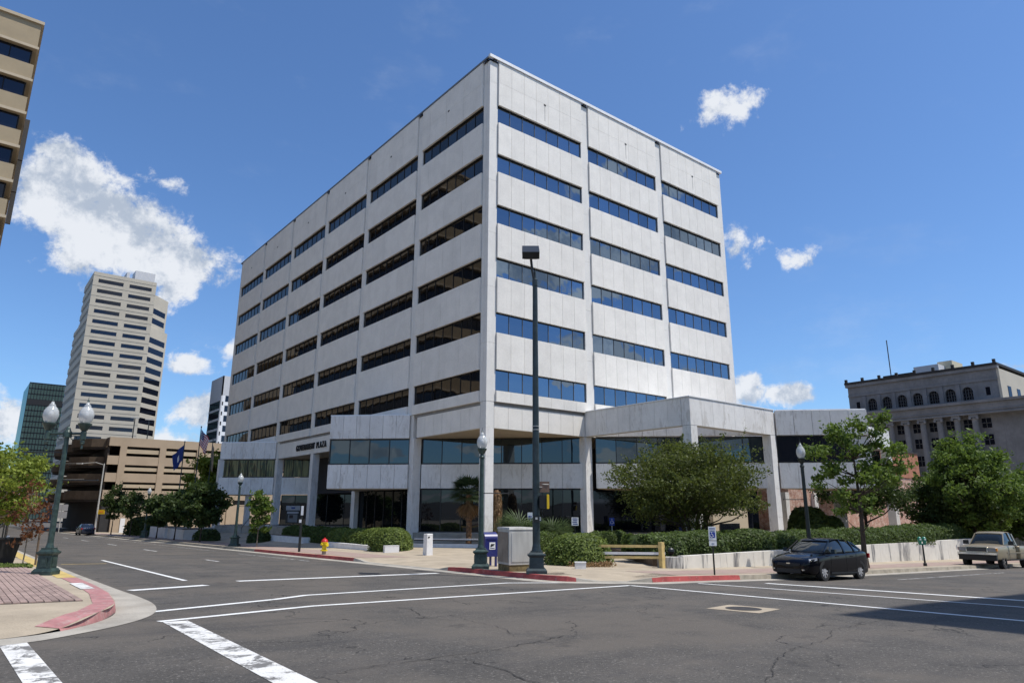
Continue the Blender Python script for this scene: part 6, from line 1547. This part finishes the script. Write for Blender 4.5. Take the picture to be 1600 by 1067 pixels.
    if detail:
        MB().box(-2.262, -2.2, -.42, .42, .50, .585).build('grille', 'black', t); MB().box(-2.268, -2.262, -.07, .07, .56, .60).build('badge', 'chrome', t)
        MB().box(-2.27, -2.2, -.46, .46, .26, .40).build('lower_grille', 'black', t); MB().box(-1.0, .95, -.8, .8, .17, .25).build('underbody', 'black', t)
        MB().add([(-.90, -.42, 1.095), (-.78, -.42, 1.165), (-.78, -.30, 1.170), (-.90, -.30, 1.10)], [(0, 1, 2, 3)]).build('windscreen_sticker', 'headlamp', t)
        MB().box(-1.1, 1.1, -.78, .78, .30, .50).build('chassis', 'black', t)
    for x in (xf, xr):
        for s in (-1, 1): wheel(t, x, s*.755, r_, .21, s, 9 if detail else 5)
        MB().box(x-.36, x+.36, -.62, .62, .30, .58).build('wheel_well', 'black', t)
    return t
GZ = lambda a, b: gh(a, b)
slope = math.atan(.032)
c1 = sedan('glossy black four door saloon parked facing left at the kerb', (.2, -21.15, GZ(.2, -21.15)), 0, 'car_black'); c1.scale = (1.03, 1, 1); c1.rotation_euler = (0, slope, 0)
c2 = sedan('dark navy saloon driving away far down the left street', (-11.7, 70.5, GZ(-11.7, 70.5)), R(-90), 'car_navy', detail=True); c2.rotation_euler = (0, 0, R(-90))
c3 = sedan('white car mostly hidden behind the tan pickup', (28.0, -21.3, GZ(28, -21.3)), 0, 'car_white'); c3.rotation_euler = (0, slope, 0)
def pickup(label, loc, rz, paint):
    """extended cab pickup, nose at -x"""
    t = thing('pickup_truck', label, 'pickup', loc, rz); r_ = .37; xf, xr = -1.86, 1.66
    st = [(-2.80, .82, .80, .84), (-2.76, .88, .96, 1.0), (-2.6, .93, 1.02, 1.08), (-2.32, .955, 1.05, 1.11), (-2.26, .96, 1.05, 1.12), (-2.1, .97, 1.06, 1.13), (-1.86, .975, 1.07, 1.14), (-1.62, .97, 1.08, 1.15), (-1.46, .96, 1.09, 1.16), (-1.40, .96, 1.09, 1.17), (-1.05, .96, 1.10, 1.18), (-.2, .96, 1.12, 1.16), (.7, .96, 1.12, 1.15)]
    def build_(stn, name):
        S_ = []
        for (x, w_, zbelt, zc) in stn:
            z0 = max(arch_z(x, xf, .46, .42), arch_z(x, xr, .46, .42)); z1 = max(z0+.02, .62)
            S_.append(sec(x, [(.0, z0+.01), (w_*.92, z0), (w_*.99, z0+.01), (w_*1.0, max(z0+.02, .66)), (w_*1.01, max(z0+.03, .88 if zbelt > .95 else zbelt-.05)), (w_*.985, zbelt-.04), (w_*.95, zbelt), (w_*.6, zc-.008), (0, zc)]))
        return ssub(smooth_auto(loft(S_).build(name, paint, t), 180))
    build_(st, 'cab_body')
    build_([(x, .965, 1.10, 1.02 if False else 1.10) for x in (.74, .95, 1.19, 1.22, 1.32, 1.48, 1.66, 1.84, 2.0, 2.1, 2.14, 2.5, 2.72)], 'cargo_bed')
    MB().box(.9, 2.6, -.78, .78, 1.105, 1.112).build('bed_floor', 'black', t)
    S_ = [sec(x, [(0, zb_-.1), (w_, zb_-.1), (w_+.03, zb_), (w_*.45+wt*.55, (zb_+zt)/2), (wt, zt-.02), (wt*.7, zt), (0, zt+.012)]) for (x, w_, zb_, wt, zt) in [(-1.22, .80, 1.13, .78, 1.15), (-.62, .84, 1.14, .66, 1.66), (-.4, .85, 1.14, .66, 1.72), (.45, .85, 1.14, .66, 1.73), (.66, .84, 1.14, .67, 1.66), (.72, .84, 1.12, .75, 1.3)]]
    smooth_auto(loft(S_).build('windows', 'car_glass', t), 50)
    S_ = [sec(x, [(0, zt-.01), (wt-.01, zt-.02), (wt+.015, zt-.01), (wt*.8, zt+.025), (0, zt+.04)]) for (x, wt, zt) in [(-.64, .67, 1.655), (-.5, .675, 1.70), (-.35, .675, 1.735), (.45, .675, 1.745), (.62, .675, 1.70), (.70, .68, 1.66)]]
    smooth_auto(loft(S_).build('roof', paint, t), 50)
    for s in (-1, 1):
        def pil(p0, p1, w_):
            p0, p1 = Vector(p0), Vector(p1); MB().add([(p0.x-w_, s*(p0.y+.012), p0.z), (p0.x+w_, s*(p0.y+.012), p0.z), (p1.x+w_, s*(p1.y+.014), p1.z), (p1.x-w_, s*(p1.y+.014), p1.z), (p0.x-w_, s*(p0.y-.03), p0.z), (p0.x+w_, s*(p0.y-.03), p0.z), (p1.x+w_, s*(p1.y-.03), p1.z), (p1.x-w_, s*(p1.y-.03), p1.z)], [(0, 1, 2, 3), (7, 6, 5, 4), (0, 4, 5, 1), (1, 5, 6, 2), (2, 6, 7, 3), (3, 7, 4, 0)]).build('pillar', paint, t)
        pil((-1.2, .82, 1.13), (-.64, .68, 1.67), .04); pil((.05, .885, 1.13), (.05, .69, 1.73), .05); pil((.66, .87, 1.12), (.64, .69, 1.68), .07)
        MB().frust((-.95, s*1.10, 1.12), .20, .07, .06, .13, .12).build('mirror', 'black_metal' if s > 0 else 'black_metal', t)
        for x in (-.98, .10): MB().box(x-.005, x+.005, s*.972-.003, s*.972+.003, .5, 1.1).build('door_gap', 'black', t)
        MB().box(-.22, -.04, s*.975-.01, s*.975+.02, .98, 1.02).build('door_handle', 'black_metal', t)
        MB().box(-1.35, 2.6, s*.975-.005, s*.975+.012, .74, .79).build('side_trim', paint, t)
        MB().box(-2.80, -2.70, s*.70-.17, s*.70+.20, .82, .98).build('headlight', 'headlamp', t); MB().box(-2.74, -2.60, s*.90-.03, s*.90+.04, .84, .97).build('indicator', 'amber', t)
        MB().box(-.9, 2.6, s*.93-.02, s*.93, .40, .45).build('sill', 'black', t)
    MB().box(-2.835, -2.75, -.52, .52, .78, 1.02).build('grille_surround', 'chrome', t); MB().box(-2.842, -2.83, -.47, .47, .805, .99).build('grille', 'black', t)
    for z in (.86, .90, .94): MB().box(-2.85, -2.843, -.44, .44, z, z+.012).build('grille_bar', 'frame_grey', t)
    MB().box(-2.90, -2.70, -.93, .93, .66, .76).build('bumper', 'chrome', t); MB().box(-2.89, -2.70, -.92, .92, .618, .657).build('bumper_strip', 'black', t); MB().box(-2.86, -2.70, -.90, .90, .40, .615).build('air_dam', 'black', t)
    MB().box(-2.2, 2.5, -.6, .6, .36, .60).build('chassis', 'black', t); MB().box(2.73, 2.85, -.9, .9, .5, .66).build('rear_bumper', 'chrome', t)
    for x in (xf, xr):
        for s in (-1, 1): wheel(t, x, s*.84, r_, .24, s, 5, 'chrome')
        MB().box(x-.42, x+.42, -.7, .7, .4, .8).build('wheel_well', 'black', t)
    for o_ in t.children:
        if o_.name.startswith('wheel') and 'well' not in o_.name: o_.scale.z = 1/1.11; o_.location.z = r_/1.11
    t.scale = (1, 1, 1.11)
    return t
p1 = pickup('tan extended cab pickup with chrome bumper parked facing left', (20.9, -20.55, GZ(20.9, -20.55)), 0, 'car_tan'); p1.rotation_euler = (0, math.atan(.028), 0)
